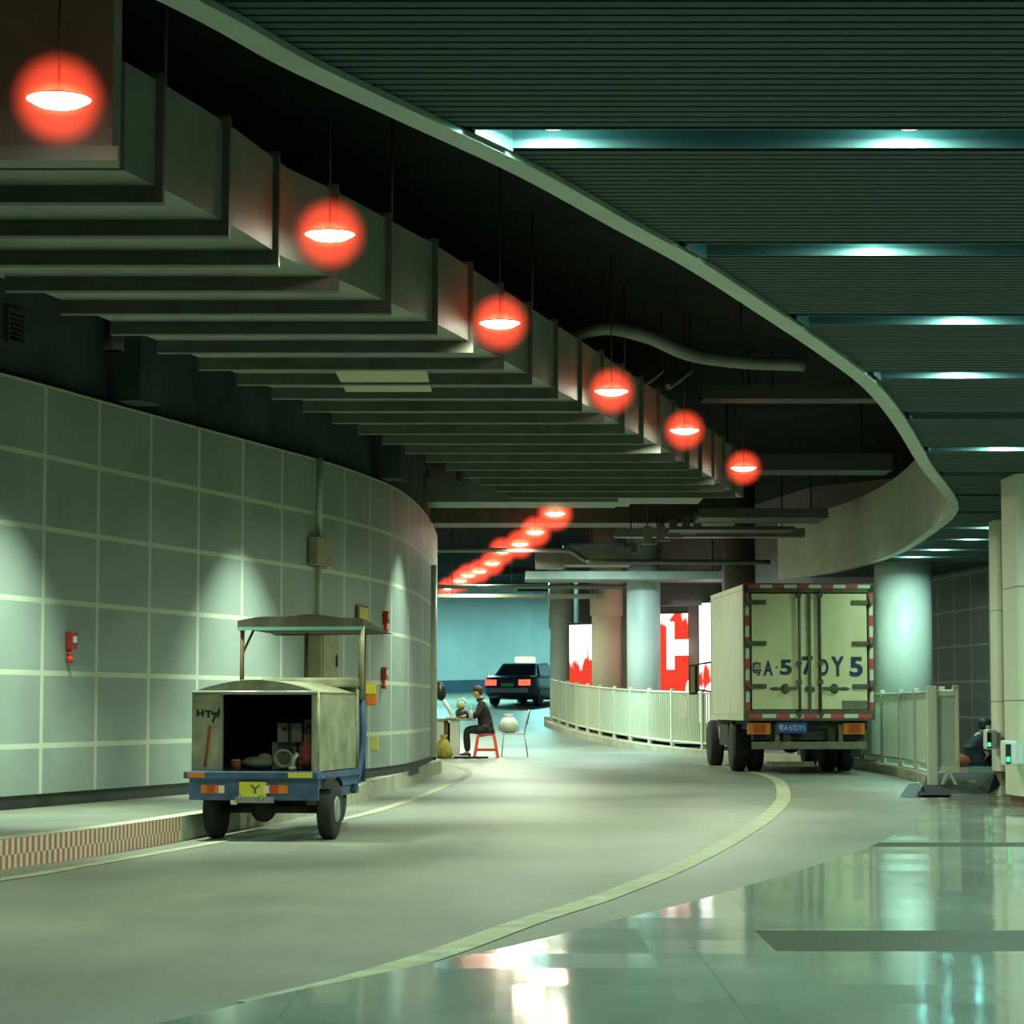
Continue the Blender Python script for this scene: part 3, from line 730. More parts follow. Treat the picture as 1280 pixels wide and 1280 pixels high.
hung('cable_tray', 'step ended dark tray just left of the bulkhead', 'cable tray', [((3.2,42.2,4.3),(5.4,43.6,4.36)), ((3.2,42.2,4.36),(5.4,42.25,4.46)), ((2.8,43.7,4.2),(5.0,44.6,4.26))], 'flange', [(3.5,43,4.3),(5.2,43,4.3)])
def pipe(label, pts, r, mat='pipe', name='ceiling_pipe', n=10, rods=()):
    t = thing(name, label, 'pipe')
    m = MB(); m.tube(spline(pts, 6), r, n); m.build('pipe_run', M[mat], t)
    for x, y, z in rods: MB().tube([(x, y, z-r*.5), (x, y, 5.6)], .012, 6).build('pipe_hanger', M['rod'], t)
    return t
pipe('thick curved flexible pipe in the dark above the fifth lamp', [(.5,25.4,4.85),(.95,25.6,5.02),(1.45,26,4.98),(1.9,26.4,4.86),(2.5,26.8,4.83),(3.2,27,4.83)], .075, 'tray', 'flexible_pipe', 12, [(.95,25.6,5.0),(2.5,26.8,4.83)])
pipe('rusty brown pipe slanting under the dark slab', [(.2,14.4,4.75),(.5,15.4,5.0),(.75,16.4,5.2)], .075, 'rust', rods=[(.5,15.4,5.0)])
pipe('thin pipe with a bend below the pale cross duct', [(-2.2,49.5,4.2),(-.6,49.5,4.2),(.9,49.5,4.2),(1.2,49.5,4.17),(1.5,49.6,4.0),(1.9,49.6,3.98),(5.2,49.9,3.98)], .05, rods=[(-.6,49.5,4.2),(3,49.7,3.98)])
pipe('thin straight pipe low over the far road', [(-2.4,59,3.92),(.5,59,3.92),(3.2,59,3.92)], .055, rods=[(0,59,3.92)])
for i, (x, l) in enumerate([(1.05,'left'),(1.42,'middle'),(1.75,'right')]):
    pipe(l + ' of three short slanting pipes above the fourth and fifth lamps', [(x,27.6,4.66),(x+.14,27.9,4.78),(x+.3,28.3,4.94)], .035, 'tray', rods=[(x+.3,28.3,4.94)])
# red sprinkler alarm in the dark
t = thing('alarm_bell', 'small dark red alarm bell under the black slab', 'alarm', (-.12, 16.0, 4.98))
m = MB(); m.lathe([(.001,-.05),(.06,-.04),(.075,0),(.075,.03),(.001,.03)], n=16); m.build('bell', M['red_dark'], t)
m = MB(); m.tube([(0,0,.03),(0,0,.62)], .014, 8); m.build('stem', M['rod'], t)
m = MB(); m.box((-2.8,13.6,5.25),(-2.0,13.9,5.6)); struct(m.build('trim_3', M['concrete_dark']), 'slab rib', 'trim')

# upper wall fittings
p, d, n = wall_at(-.35)
def on_wall(u, z, off=0): 
    p, d, n = wall_at(u); q = p + n*off; return (q.x, q.y, z), math.atan2(d.y, d.x)
def wall_thing(name, label, cat, u, z, off=0, group=None):
    loc, rz = on_wall(u, z, off); return thing(name, label, cat, loc, rz, group)    # local x along wall, -y out of it
t = wall_thing('vent_grille', 'small dark louvred vent in the concrete above the panels', 'vent', -.36, 4.27, -.1)
m = MB(); m.box((-.16,-.03,0),(.16,-.01,.03)); m.box((-.16,-.03,.29),(.16,-.01,.32)); m.box((-.16,-.03,.03),(-.13,-.01,.29)); m.box((.13,-.03,.03),(.16,-.01,.29)); m.build('grille_frame', M['concrete_dark'], t)
m = MB()
for k in range(6): m.loft([[(-.13,-.028,.04+k*.042),(.13,-.028,.04+k*.042),(.13,-.012,.065+k*.042),(-.13,-.012,.065+k*.042)],[(-.13,-.024,.036+k*.042),(.13,-.024,.036+k*.042),(.13,-.008,.061+k*.042),(-.13,-.008,.061+k*.042)]])
m.build('louvre', M['vent'], t)
for u, l in ((1.55,'left'),(8.7,'right')):
    t = wall_thing('wall_beam', 'dark concrete rib above the panelled wall, %s one' % l, 'beam', u, 3.99, -.12); t['kind'] = 'structure'
    m = MB(); m.box((-.25,-.35,.02),(.25,.05,1.6)); m.prism([(-.35,1.6),(-.35,.9),(-.9,1.6)], 'x', -.2, .2); m.build('rib', M['concrete_dark'], t)

def call_point(u, z, label):
    t = wall_thing('fire_alarm', label, 'fire alarm', u, z, .005, 'red fire alarm boxes on the panelled wall')
    m = MB(); m.box((-.07,-.06,-.07),(.07,0,.09), bev=.012); m.build('housing', M['red_dark'], t)
    m = MB(); m.box((-.035,-.066,-.01),(.035,-.058,.05)); m.build('window', M['white'], t)
    m = MB(); m.tube([(-.03,-.02,-.07),(-.035,-.03,-.13)], .02, 8); m.ball((-.035,-.03,-.16), .035, 10); m.build('call_button', M['red'], t)
call_point(.46, 1.68, 'red fire alarm box alone on the near wall panels')
call_point(8.62, 2.22, 'red fire alarm box high on the wall beside the yellow sign')
call_point(8.55, 1.50, 'red fire alarm box lower on the wall right of the tricycle')
t = wall_thing('warning_sign', 'square yellow sign with dark frame above the tricycle canopy', 'sign', 7.62, 2.2, .01)
m = MB(); m.box((-.26,-.03,-.11),(.26,0,.13), bev=.01); m.build('sign_frame', M['brown'], t)
m = MB(); m.box((-.215,-.036,-.085),(.215,-.028,.105)); m.build('sign_face', M['yellow_dull'], t)
t = wall_thing('junction_box', 'weathered junction box on a conduit running up the panelled wall', 'junction box', 6.0, 2.88, .01)
m = MB(); m.box((-.26,-.12,-.16),(.26,0,.16), bev=.015); m.build('box_body', M['cabinet'], t)
m = MB(); m.box((.12,-.1,-.19),(.3,0,-.1)); m.build('box_foot', M['kerb'], t)
m = MB(); m.tube([(.02,-.04,.15),(.02,-.04,1.1)], .035, 8); m.tube([(.02,-.04,-.15),(.02,-.04,-.85)], .035, 8); m.build('conduit', M['trim'], t)
t = wall_thing('electrical_cabinet', 'brownish electrical cabinet on the wall seen under the tricycle canopy', 'cabinet', 6.05, 1.35, .01)
m = MB(); m.box((-.3,-.16,-.2),(.3,0,.68), bev=.012); m.build('cabinet_body', M['cabinet'], t)
m = MB(); m.box((-.26,-.175,-.16),(.26,-.155,.64)); m.build('cabinet_door', M['cabinet'], t)
m = MB(); m.box((.18,-.19,.2),(.21,-.17,.34)); m.build('handle', M['black'], t)

# ------------------------------------------------------------------ railing
def railing(path_pts, label, h=1.2, step=.115, base=.14, posts=1.9):
    t = thing('picket_railing', label, 'railing', (0, 0, 0), 0, 'white picket railings along the island')
    P = spline(path_pts, 8); cum = [0]
    for a, b in zip(P, P[1:]): cum.append(cum[-1] + (b-a).length)
    def at(s):
        for i in range(len(P)-1):
            if s <= cum[i+1]:
                q = P[i].lerp(P[i+1], (s-cum[i])/(cum[i+1]-cum[i])); return Vector((q.x, q.y, ground(q.y)+base)), (P[i+1]-P[i]).normalized()
        return Vector((P[-1].x, P[-1].y, ground(P[-1].y)+base)), (P[-1]-P[-2]).normalized()
    m = MB(); s = 0; T = cum[-1]
    while s <= T:
        q, d = at(s); mat = Matrix.Translation(q) @ Matrix.Rotation(math.atan2(d.y, d.x), 4, 'Z')
        m.box((-.018, -.012, .12), (.018, .012, h-.03), mat=mat); s += step
    m.build('pickets', M['rail'], t)
    for nm, z in (('bottom_rail', .12), ('top_rail', h-.05)):
        m = MB(); pts = []
        s = 0
        while s < T: pts.append(at(s)[0] + Vector((0,0,z))); s += .5
        pts.append(at(T)[0] + Vector((0,0,z))); m.tube(pts, .026, 6); m.build(nm, M['rail'], t)
    s = 0
    while s <= T+.01:
        q, d = at(min(s, T)); mat = Matrix.Translation(q) @ Matrix.Rotation(math.atan2(d.y, d.x), 4, 'Z')
        m = MB(); m.box((-.04, -.04, -.08), (.04, .04, h+.02), mat=mat, bev=.008); m.build('post', M['rail'], t); s += posts
    return t
off = offset(EDGE, -.14)
railing([p for p in off if 47.2 < p.y < 70][::5] + [off[-1]], 'long white picket railing curving left behind the truck')
railing([p for p in off if 31.6 < p.y < 45][::4], 'short white picket railing on the right side of the truck')
# end barrier panel on its wedge base
t = thing('barrier_panel', 'frosted white barrier panel closing the near end of the railing', 'barrier', (5.34, 30.4, 0), math.radians(-8))
m = MB(); m.box((-.27,-.08,.06),(-.14,.08,1.34), bev=.02); m.build('post', M['rail'], t); 
m = MB(); m.box((.07,-.04,.42),(.12,.04,1.28), bev=.01); m.build('post', M['rail'], t)
m = MB(); m.box((-.15,-.025,.34),(.08,.025,1.25)); m.build('frosted_sheet', M['panelsteel'], t)
m = MB(); m.box((-.15,-.045,1.22),(.08,.045,1.28)); m.build('crossbar', M['rail'], t)
m = MB(); m.box((-.15,-.045,.3),(.08,.045,.36)); m.build('crossbar', M['rail'], t)
m = MB(); m.loft([[(-.14,-.05,.08),(-.1,-.05,.08),(.0,-.05,.32),(-.04,-.05,.32)],[(-.14,.05,.08),(-.1,.05,.08),(.0,.05,.32),(-.04,.05,.32)]]); m.loft([[(.08,-.05,.08),(.12,-.05,.08),(.0,-.05,.32),(-.04,-.05,.32)],[(.08,.05,.08),(.12,.05,.08),(.0,.05,.32),(-.04,.05,.32)]]); m.build('brace', M['rail'], t)
m = MB(); m.loft([[(-.42,-.5,.03),(.42,-.5,.03),(.34,-.2,.12),(-.34,-.2,.12)],[(-.3,.9,.03),(.7,1.2,.03),(.6,1.1,.26),(-.25,.8,.26)]]); m.build('wedge_base', M['concrete_dark'], t)
m = MB(); m.prism([(-.62,.0),(-.36,.0),(-.36,.17),(-.5,.17)], 'y', -.35, -.12); m.build('kerb_nose', mk('pale_blue_nose', (.35, .55, .60), .5), t)

# ------------------------------------------------------------------ lit posters
def lightbox(x, y, rz, w, z0, z1, mat, label, extra=None):
    t = thing('advertising_lightbox', label, 'lit poster', (x, y, 0), rz, 'lit posters on the lobby wall')
    m = MB(); m.box((-w/2-.06,0,z0-.06),(w/2+.06,.12,z1+.06)); m.build('lightbox_frame', M['steel_dark'], t)
    m = MB(); m.face([(-w/2,-.012,z0),(w/2,-.012,z0),(w/2,-.012,z1),(-w/2,-.012,z1)], [(0,0),(1,0),(1,1),(0,1)]); 
    m.face([(-w/2,-.0,z0),(-w/2,-.0,z1),(w/2,-.0,z1),(w/2,-.0,z0)], [(0,0),(0,1),(1,1),(1,0)]); m.build('poster', mat, t, recalc=False)
    if extra: extra(t)
lightbox(1.92, 69.3, math.radians(-35), .75, .9, 3.35, poster_mat('poster_a', 1.3, .42, .34), 'narrow lit white poster with a red lower part, left of the beige column')
def cross(t):
    m = MB(); m.box((-.2,-.03,2.35),(.45,-.015,2.75)); m.box((-.28,-.03,2.0),(-.05,-.015,3.2)); m.build('white_shapes', emit('poster_white', (1,.96,.9), 2.4), t)
    m = MB(); m.ball((.4,-.02,1.5), (.12,.012,.25)); m.ball((0,-.02,1.1), (.35,.012,.3)); m.build('pink_shapes', emit('poster_pink', (1,.55,.42), 2.0), t)
lightbox(4.12, 62.2, math.radians(-38), 1.0, .8, 3.4, poster_mat('poster_b', 5.1, .75, .5), 'lit red and white poster just right of the pale blue column', cross)
lightbox(4.72, 58.0, math.radians(-52), 1.0, .7, 3.5, poster_mat('poster_c', 8.7, .05, .35), 'lit white poster partly hidden by the truck cab')
m = MB(); m.box((3.3,58.3,3.45),(5.0,58.9,4.3)); struct(m.build('lobby_beam', M['lobby']), 'brown beam over the posters', 'beam')
light('poster_spill', 'AREA', (3.6, 60.2, 2.6), 18, (1, .55, .42), None, 1.4, rot=(math.radians(75), 0, math.radians(25)))

# ------------------------------------------------------------------ wheels
def wheel(parent, x, y, r, w, rim, name='wheel', hub=True):
    m = MB(); m.lathe([(r*.62,-w/2),(r*.9,-w/2),(r*.985,-w*.4),(r,-w*.25),(r,w*.25),(r*.985,w*.4),(r*.9,w/2),(r*.62,w/2)], (x,y,r), 'x', 28)
    o = m.build(name, M['rubber'], parent)
    m = MB(); s = 1 if x > 0 else -1
    m.lathe([(r*.62,-w*.42),(r*.62,w*.42)], (x,y,r), 'x', 24); m.lathe([(r*.6,0),(r*.35,s*w*.15),(r*.2,s*w*.4),(.001,s*w*.45)], (x,y,r), 'x', 24); m.build('rim', rim, o); return o

# ------------------------------------------------------------------ box truck
T = thing('box_truck', 'cream box truck seen from behind with painted number on its rear doors', 'truck', (4.79, 40.0, 0), math.radians(2.6))
W = 1.055; Z0, Z1, TL = .88, 3.04, 4.2
m = MB(); t_ = .05
m.box((-W,.06,Z0),(-W+t_,TL,Z1)); m.box((W-t_,.06,Z0),(W,TL,Z1)); m.box((-W,.06,Z1-t_),(W,TL,Z1)); m.box((-W,.06,Z0),(W,TL,Z0+.08)); m.box((-W,TL-t_,Z0),(W,TL,Z1))
cb = m.build('cargo_box', M['truck_side'], T)
m = MB()
for yy_ in (.05, TL-.05): m.box((-W-.012, yy_, Z0), (-W+.0, yy_+.05, Z1)); 
m.box((-W-.012,.05,Z1-.07),(-W,TL,Z1+.01)); m.box((-W-.012,.05,Z0-.02),(-W,TL,Z0+.07)); m.build('edge_rail', M['truck_side'], cb)
m = MB(); m.box((-W,-.0,Z0-.02),(-W+.1,.1,Z1)); m.box((W-.1,-.0,Z0-.02),(W,.1,Z1)); m.box((-W,-.0,Z1-.12),(W,.1,Z1+.03)); m.box((-W,-.02,Z0-.02),(W,.1,Z0+.15)); m.build('rear_frame', M['truck_frame'], T)
for s in (-1, 1):
    m = MB(); a, b = sorted((s*.012, s*(W-.12))); m.box((a,-.005,Z0+.16),(b,.06,Z1-.14), bev=.008); dr = m.build('rear_door', M['truck'], T)
    m = MB(); a, b = sorted((s*.012, s*.16)); 
    m.box((s*.012-.012,-.03,Z0+.1),(s*.012+.012,-.0,Z1-.13)); m.box((s*.15-.012,-.012,Z0+.16),(s*.15+.012,-.0,Z1-.14)); m.build('door_seal', M['truck_frame'], dr)
    m = MB(); m.tube([(s*.172,-.045,Z0+.03),(s*.172,-.045,Z1-.08)], .017, 8)
    for zz in (Z0+.05, 1.45, 1.75, Z1-.2): m.box((s*.172-.04,-.06,zz),(s*.172+.04,-.0,zz+.06))
    m.build('locking_bar', M['truck_frame'], dr)
    m = MB(); m.box((s*.2,-.05,1.36),(s*.42,-.02,1.40)); m.box((s*.36,-.045,1.32),(s*.42,-.015,1.45)); m.ball((s*.4,-.02,1.37), (.07,.02,.08)); m.ball((s*.55,-.008,1.37), (.1,.01,.03)); m.build('door_handle', M['truck_frame'], dr)
    m = MB(); m.ball((s*.04,-.008,1.36), (.045,.01,.05)); m.build('lock', M['truck_frame'], dr)
    for zz in (1.37, 2.06, 2.72):
        m = MB(); a, b = sorted((s*(W-.02), s*(W-.36))); m.box((a,-.03,zz),(b,-.0,zz+.075), bev=.012); m.tube([(s*(W-.07),-.03,zz-.03),(s*(W-.07),-.03,zz+.1)], .025, 8); m.build('hinge', M['truck_frame'], dr)
m = MB()
R90 = Matrix.Rotation(PI/2, 4, 'X')
CH = [('粤',-.855,.155,.23,1.58),('A',-.67,.155,.24,1.58),('5',-.385,.19,.25,1.59),('7',-.03,.19,.30,1.59),('D',.225,.165,.27,1.58),('Y',.455,.21,.32,1.57),('5',.755,.215,.32,1.565)]
for ch, x, w, h, z in CH: m.text(ch, h, Matrix.Translation((x,-.0085,z)) @ R90, width=w, bold=.02 if ch == '粤' else .036)
m.text('·', .03, Matrix.Translation((-.53,-.0085,1.7)) @ R90)
m.build('lettering', M['letters'], T, recalc=False)
m = MB(); m.box((.52,-.012,1.05),(.93,-.004,1.18)); m.build('sticker', M['grey_sticker'], T)
def strip(pts0, pts1, n):
    m.face([pts0[0], pts0[1], pts1[1], pts1[0]], [(0,0),(0,.98),(n,.98),(n,0)])
m = MB(); yb = -.006
strip(((-W+.06,yb,Z1-.05),(-W+.06,yb,Z1+.005)), ((W-.06,yb,Z1-.05),(W-.06,yb,Z1+.005)), 10)
strip(((-W+.06,-.026,Z0+.02),(-W+.06,-.026,Z0+.085)), ((W-.06,-.026,Z0+.02),(W-.06,-.026,Z0+.085)), 9)
strip(((-W+.02,yb,Z0+.1),(-W+.08,yb,Z0+.1)), ((-W+.02,yb,Z1-.14),(-W+.08,yb,Z1-.14)), 11)
strip(((W-.08,yb,Z0+.1),(W-.02,yb,Z0+.1)), ((W-.08,yb,Z1-.14),(W-.02,yb,Z1-.14)), 11)
m.build('reflective_strip', M['reflect'], T, recalc=False)
m = MB(); m.box((-.95,.16,Z0-.16),(.95,4.3,Z0-.02)); m.box((-.42,.1,.5),(-.3,5.5,.74)); m.box((.3,.1,.5),(.42,5.5,.74)); m.box((-.9,.2,.55),(.9,.34,.78)); m.box((-1.0,2.5,.42),(-.5,3.6,.78)); m.box((.5,2.5,.42),(1.0,3.6,.78)); m.tube([(-.95,2.0,.5),(.95,2.0,.5)], .09, 10); m.ball((0,2.0,.5), .2); m.build('chassis', M['truck_under'], T)
m = MB(); m.box((-.93,.05,.40),(.93,.13,.52), bev=.01); m.box((-.55,.1,.45),(-.48,.2,.8)); m.box((.48,.1,.45),(.55,.2,.8)); m.box((-.66,.2,.12),(.1,.3,.2)); m.build('bumper', M['bumper'], T)
for s in (-1, 1):
    m = MB(); a, b = (-1.0,-.63) if s < 0 else (.55,.9); m.box((a,.06,.64),(b,.12,.82)); tl = m.build('tail_light', M['orange'], T)
    m = MB(); c = (a+b)/2; m.box((c-.09,.05,.66),(c+.1,.07,.80)); m.build('red_lens', M['redlens'], tl)
    m = MB(); m.box((s*.9-.14,1.2,.25),(s*.9+.14,1.23,.8)); m.build('mudguard', M['rubber'], T)
m = MB(); m.box((-.53,.06,.66),(-.04,.075,.84)); pl_ = m.build('license_plate', M['plate_blue'], T)
m = MB(); m.text('粤A·57DY5', .11, Matrix.Translation((-.285,.058,.695)) @ R90, width=.43); m.build('plate_lettering', M['white'], pl_, recalc=False)
for s in (-1, 1):
    wheel(T, s*.9, 2.0, .42, .23, M['truck_under'], 'rear_wheel'); wheel(T, s*.62, 2.0, .42, .23, M['truck_under'], 'rear_wheel'); wheel(T, s*.86, 5.3, .42, .23, M['truck_under'], 'front_wheel')
m = MB()
prof = [(4.35,.5),(6.05,.5),(6.12,.95),(6.05,1.35),(5.7,2.2),(5.5,2.32),(4.5,2.32),(4.35,2.2)]
m.prism(prof, 'x', -.84, .84); cab = m.build('cab', M['truck_side'], T)
for s in (-1, 1):
    m = MB(); a, b = sorted((s*.841, s*.847)); m.prism([(4.6,1.4),(5.85,1.4),(5.6,2.1),(4.6,2.1)], 'x', a, b); m.build('side_window', M['glass_dark'], cab)
    m = MB(); m.tube([(s*.84,5.7,1.9),(s*1.15,5.75,1.85),(s*1.18,5.75,1.4),(s*.84,5.75,1.35)], .018, 8); ar = m.build('mirror_arm', M['black'], T)
    m = MB(); m.box((s*1.18-.1,5.68,1.3),(s*1.18+.06,5.76,1.85), bev=.03); m.build('mirror_shell', M['black'], ar)
    m = MB(); m.box((s*1.18-.08,5.672,1.34),(s*1.18+.0,5.679,1.82)); m.build('mirror_glass', M['mirror'], ar)

# ------------------------------------------------------------------ cargo tricycle
K = thing('cargo_tricycle', 'blue framed cargo tricycle with open weathered box and canopy by the kerb', 'tricycle', (-2.11, 20.4, 0), math.radians(-8.5))
bl = .56; top = 1.21
def arch(x, h=.10): return top + h*(1-(x/.525)**2)
N = 14; xs = [-.525+1.05*i/N for i in range(N+1)]
m = MB()   # arched roof shell
for th, flip in ((0, 1),):
    secs = []
    for y_ in (0, 1.55):
        ring = [(x, y_, arch(x)) for x in xs] + [(x, y_, arch(x)-.02) for x in reversed(xs)]
        secs.append(ring)
    m.loft(secs)
m.build('box_roof', M['tri_body'], K)
m = MB(); m.box((-.525,0,bl),(-.505,1.55,top)); m.build('side_panel', M['tri_body'], K)
m = MB(); m.box((.505,0,bl),(.525,1.55,top)); m.tube([(.528,.02,bl),(.528,.02,top)], .014, 8); m.tube([(.528,1.53,bl),(.528,1.53,top+.03)], .018, 8); m.build('side_panel', M['tri_body'], K)
m = MB(); m.box((-.52,1.52,bl),(.52,1.55,1.33)); m.box((-.30,1.38,1.26),(.54,1.6,1.345), bev=.02); m.build('front_panel', M['tri_body'], K)
m = MB()   # rear face with opening
m.box((-.525,-.015,bl),(-.265,.01,top)); m.box((.485,-.015,bl),(.525,.01,top))
top_ring = [(x, -.015, arch(x)) for x in xs] + [(.525,-.015,1.19),(-.525,-.015,1.19)]
m.loft([top_ring, [(p[0], .01, p[2]) for p in top_ring]])
rf = m.build('rear_face', M['tri_body'], K)
m = MB(); m.box((-.285,-.028,bl),(-.265,-.01,1.2)); m.box((.485,-.028,bl),(.505,-.01,1.2)); m.box((-.285,-.028,1.19),(.505,-.01,1.21)); m.tube([(-.525,-.02,top),(.525,-.02,top)], .012, 8); m.build('opening_trim', M['chairmetal'], rf)
m = MB()
for ch, x, w, h, z in [('H',-.455,.06,.055,1.01),('T',-.385,.06,.06,1.0),('7',-.335,.05,.09,.955),('A',-.295,.045,.08,1.0)]:
    m.text(ch, h, Matrix.Translation((x,-.018,z)) @ R90, width=w, bold=.05)
m.build('painted_marks', M['stain'], rf, recalc=False)
m = MB(); m.tube([(-.37,-.02,.93),(-.385,-.025,.78),(-.41,-.02,.6)], .012, 6); m.build('hanging_strap', M['redbag'], rf)
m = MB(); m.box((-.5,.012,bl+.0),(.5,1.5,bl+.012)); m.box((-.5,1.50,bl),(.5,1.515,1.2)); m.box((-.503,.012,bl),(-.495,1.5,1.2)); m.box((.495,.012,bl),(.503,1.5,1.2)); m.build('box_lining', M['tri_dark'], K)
m = MB(); m.ball((-.54,.25,.93), (.03,.05,.06)); m.build('side_latch', M['black'], K)
m = MB(); m.box((-.57,-.10,.505),(.56,.05,.565), bev=.01); m.box((-.53,-.06,.33),(.55,-.02,.51)); m.box((-.53,-.02,.42),(-.47,1.75,.5)); m.box((.47,-.02,.42),(.53,1.75,.5)); m.box((-.5,.7,.40),(.5,.76,.48)); m.box((-.55,.0,.5),(.55,1.65,.55)); m.build('bed_frame', M['tri_blue'], K)
for s in (-1, 1):
    c = -.33 if s < 0 else .20
    m = MB(); m.box((c-.1,-.075,.385),(c+.1,-.055,.455), bev=.006); tl = m.build('tail_light', M['orange'], K); 
    m = MB(); m.box((c-.045,-.082,.39),(c+.02,-.07,.45)); m.build('red_lens', M['redlens'], tl)
    m = MB(); q = c-s*-.07; m.box((c+ (.055 if s<0 else -.1),-.082,.39),(c+(.1 if s<0 else -.055),-.07,.45)); m.build('clear_lens', M['white'], tl)
    m = MB(); xx = -.46 if s < 0 else .41; m.box((xx-(.07 if s<0 else .1),-.112,.515),(xx+(.07 if s<0 else .1),-.098,.555)); m.build('reflector', M['orange' if s < 0 else 'yellow'], K)
m = MB(); m.box((-.105,-.08,.36),(.12,-.055,.48)); pp = m.build('license_plate', M['yellow'], K)
m = MB(); m.text('Y', .07, Matrix.Translation((.03,-.082,.385)) @ R90, width=.09); m.build('plate_mark', M['tri_blue'], pp, recalc=False)
m = MB(); m.box((-.14,-.075,.31),(.18,-.05,.36)); m.ball((-.1,-.08,.36), .022); m.ball((.08,-.08,.35), .022); m.build('plate_bracket', M['chairmetal'], K)
for s in (-1, 1): wheel(K, .56 if s > 0 else -.40, .32, .245, .12, M['red_dark'] if s > 0 else M['truck_under'], 'rear_wheel')
m = MB(); m.lathe([(.11,.0),(.10,.008),(.05,.012)], (.622,.32,.245), 'x', 20); m.build('hub_cap', M['chairmetal'], K)
for s in (-1, 1):
    m = MB(); m.lathe([(.27,-.07),(.27,.07)], (.56 if s > 0 else -.40,.32,.245), 'x', 20, a0=.75, a1=PI-.7)
    m.build('mudguard', M['black'], K, recalc=False)
m = MB(); m.tube([(-.36,.32,.245),(.52,.32,.245)], .035, 10); m.ball((0,.32,.245), .11); m.box((-.3,.6,.2),(.3,1.0,.42)); m.tube([(-.3,.3,.38),(-.3,1.2,.38)], .03, 6); m.build('rear_axle', M['truck_under'], K)
# driver end
m = MB(); m.box((-.3,1.62,.3),(.3,2.7,.36)); m.box((-.22,1.66,.36),(.22,2.0,.68), bev=.03); m.build('cab_floor', M['tri_blue'], K)
m = MB(); m.box((-.24,1.64,.68),(.24,2.05,.76), bev=.03); m.box((-.24,1.6,.76),(.24,1.68,1.1), bev=.03); m.build('saddle', M['black'], K)
m = MB(); m.prism([(2.62,.36),(2.78,.36),(2.9,1.05),(2.84,1.1),(2.74,1.05)], 'x', -.28, .28); m.build('front_shield', M['tri_blue'], K)
m = MB(); m.tube([(0,2.95,.95),(0,3.08,.25)], .03, 8); m.tube([(-.08,3.0,.55),(-.08,3.1,.24)], .02, 8); m.tube([(.08,3.0,.55),(.08,3.1,.24)], .02, 8); m.build('front_fork', M['steel_dark'], K)
m = MB(); m.lathe([(.16,-.05),(.23,-.05),(.245,0),(.23,.05),(.16,.05)], (0,3.1,.245), 'x', 24); fwh = m.build('front_wheel', M['rubber'], K)
m = MB(); m.lathe([(.16,-.03),(.05,-.04),(.05,.04),(.16,.03)], (0,3.1,.245), 'x', 20); m.build('rim', M['chairmetal'], fwh)
m = MB(); m.tube([(-.34,2.5,1.12),(-.2,2.66,1.1),(0,2.74,1.06),(.2,2.66,1.1),(.34,2.5,1.12)], .016, 8); m.build('handlebar', M['black'], K)
# canopy on four posts
for x, y_, mt, nm in ((-.53,1.6,'brown','left'),(.55,1.6,'tri_body','right'),(-.21,2.72,'brown','l'),(.33,2.72,'brown','r')):
    m = MB(); zb = 1.15 if y_ < 2 else .4
    m.tube([(x,y_,zb),(x+.0,y_,1.5),(x,y_+.01,1.8)], .02 if x < 0 else .028, 8)
    if y_ < 2: m.tube([(x,y_,1.55),(x+(.06 if x<0 else -.03),y_+.2,1.79)], .012, 6)
    m.build('canopy_post', M[mt], K)
m = MB(); 
xs2 = [-.56+1.13*i/16 for i in range(17)]
def sag(x, y_): return 1.885 + .014*math.sin((x+.25)*5.2) + .008*math.sin(x*13+y_*4) - .012*(abs(x)/.56)**6
secs = []
for y_ in (1.55, 1.8, 2.1, 2.4, 2.75, 2.95):
    k_ = (y_-1.55)/1.4
    secs.append([(x, y_, sag(x, y_)-.095*k_) for x in xs2] + [(x, y_, 1.785-.015*k_) for x in reversed(xs2)])
m.loft(secs); cn = m.build('canopy', M['awning'], K)
m = MB(); m.box((-.56,1.54,1.765),(.57,1.56,1.795)); m.build('canopy_hem', M['awning_edge'], cn)
# right side dressings
m = MB(); m.tube([(.56,1.62,1.15),(.56,1.66,.8),(.53,1.6,.5),(.5,1.5,.35)], .03, 8); m.tube([(.545,1.7,1.1),(.545,1.72,.45)], .025, 8); m.build('blue_stanchion', M['tri_blue'], K)
m = MB(); m.box((.57,1.68,1.1),(.67,1.72,1.29), bev=.015); mk_ = m.build('marker_lamp', M['orange'], K)
m = MB(); m.box((.575,1.675,1.2),(.665,1.69,1.285), bev=.005); m.build('yellow_lens', M['yellow'], mk_)
m = MB(); m.box((.6,1.76,.70),(.67,1.8,.83), bev=.01); m.build('side_tag', M['yellow_dull'], K)
# load
def cargo(name, label, cat, lx, ly, lz, rz=0):
    v = Matrix.Translation(K.location) @ Matrix.Rotation(K.rotation_euler.z, 4, 'Z') @ Vector((lx, ly, lz))
    return thing(name, label, cat, v, K.rotation_euler.z+rz, 'load inside the tricycle box')
ZB = bl+.013
def cbox(label, x, y_, z, w, d, h, rz):
    t = cargo('cardboard_box', label, 'box', x, y_, z, rz)
    m = MB(); m.box((-w/2,-d/2,0),(w/2,d/2,h)); m.build('carton', M['card'], t)
    m = MB(); m.box((-.015,-d/2-.003,0),(.015,-d/2-.001,h)); m.box((-w*.3,-d/2-.003,h*.6),(-w*.1,-d/2-.001,h*.8)); m.build('tape', M['stain'], t)
cbox('grey carton standing left in the tricycle load, upper row', .2, .45, ZB+.221, .2, .2, .16, .1)
cbox('grey carton beside it to the right, tilted in the load', .40, .5, ZB+.221, .15, .2, .19, -.08)
cbox('dark carton underneath the two others in the tricycle load', .27, .55, ZB, .44, .3, .22, .0)
t = cargo('cable_coil', 'pale coil of cable lying in the middle of the load', 'cable', .2, .2, ZB+.09)
m = MB()
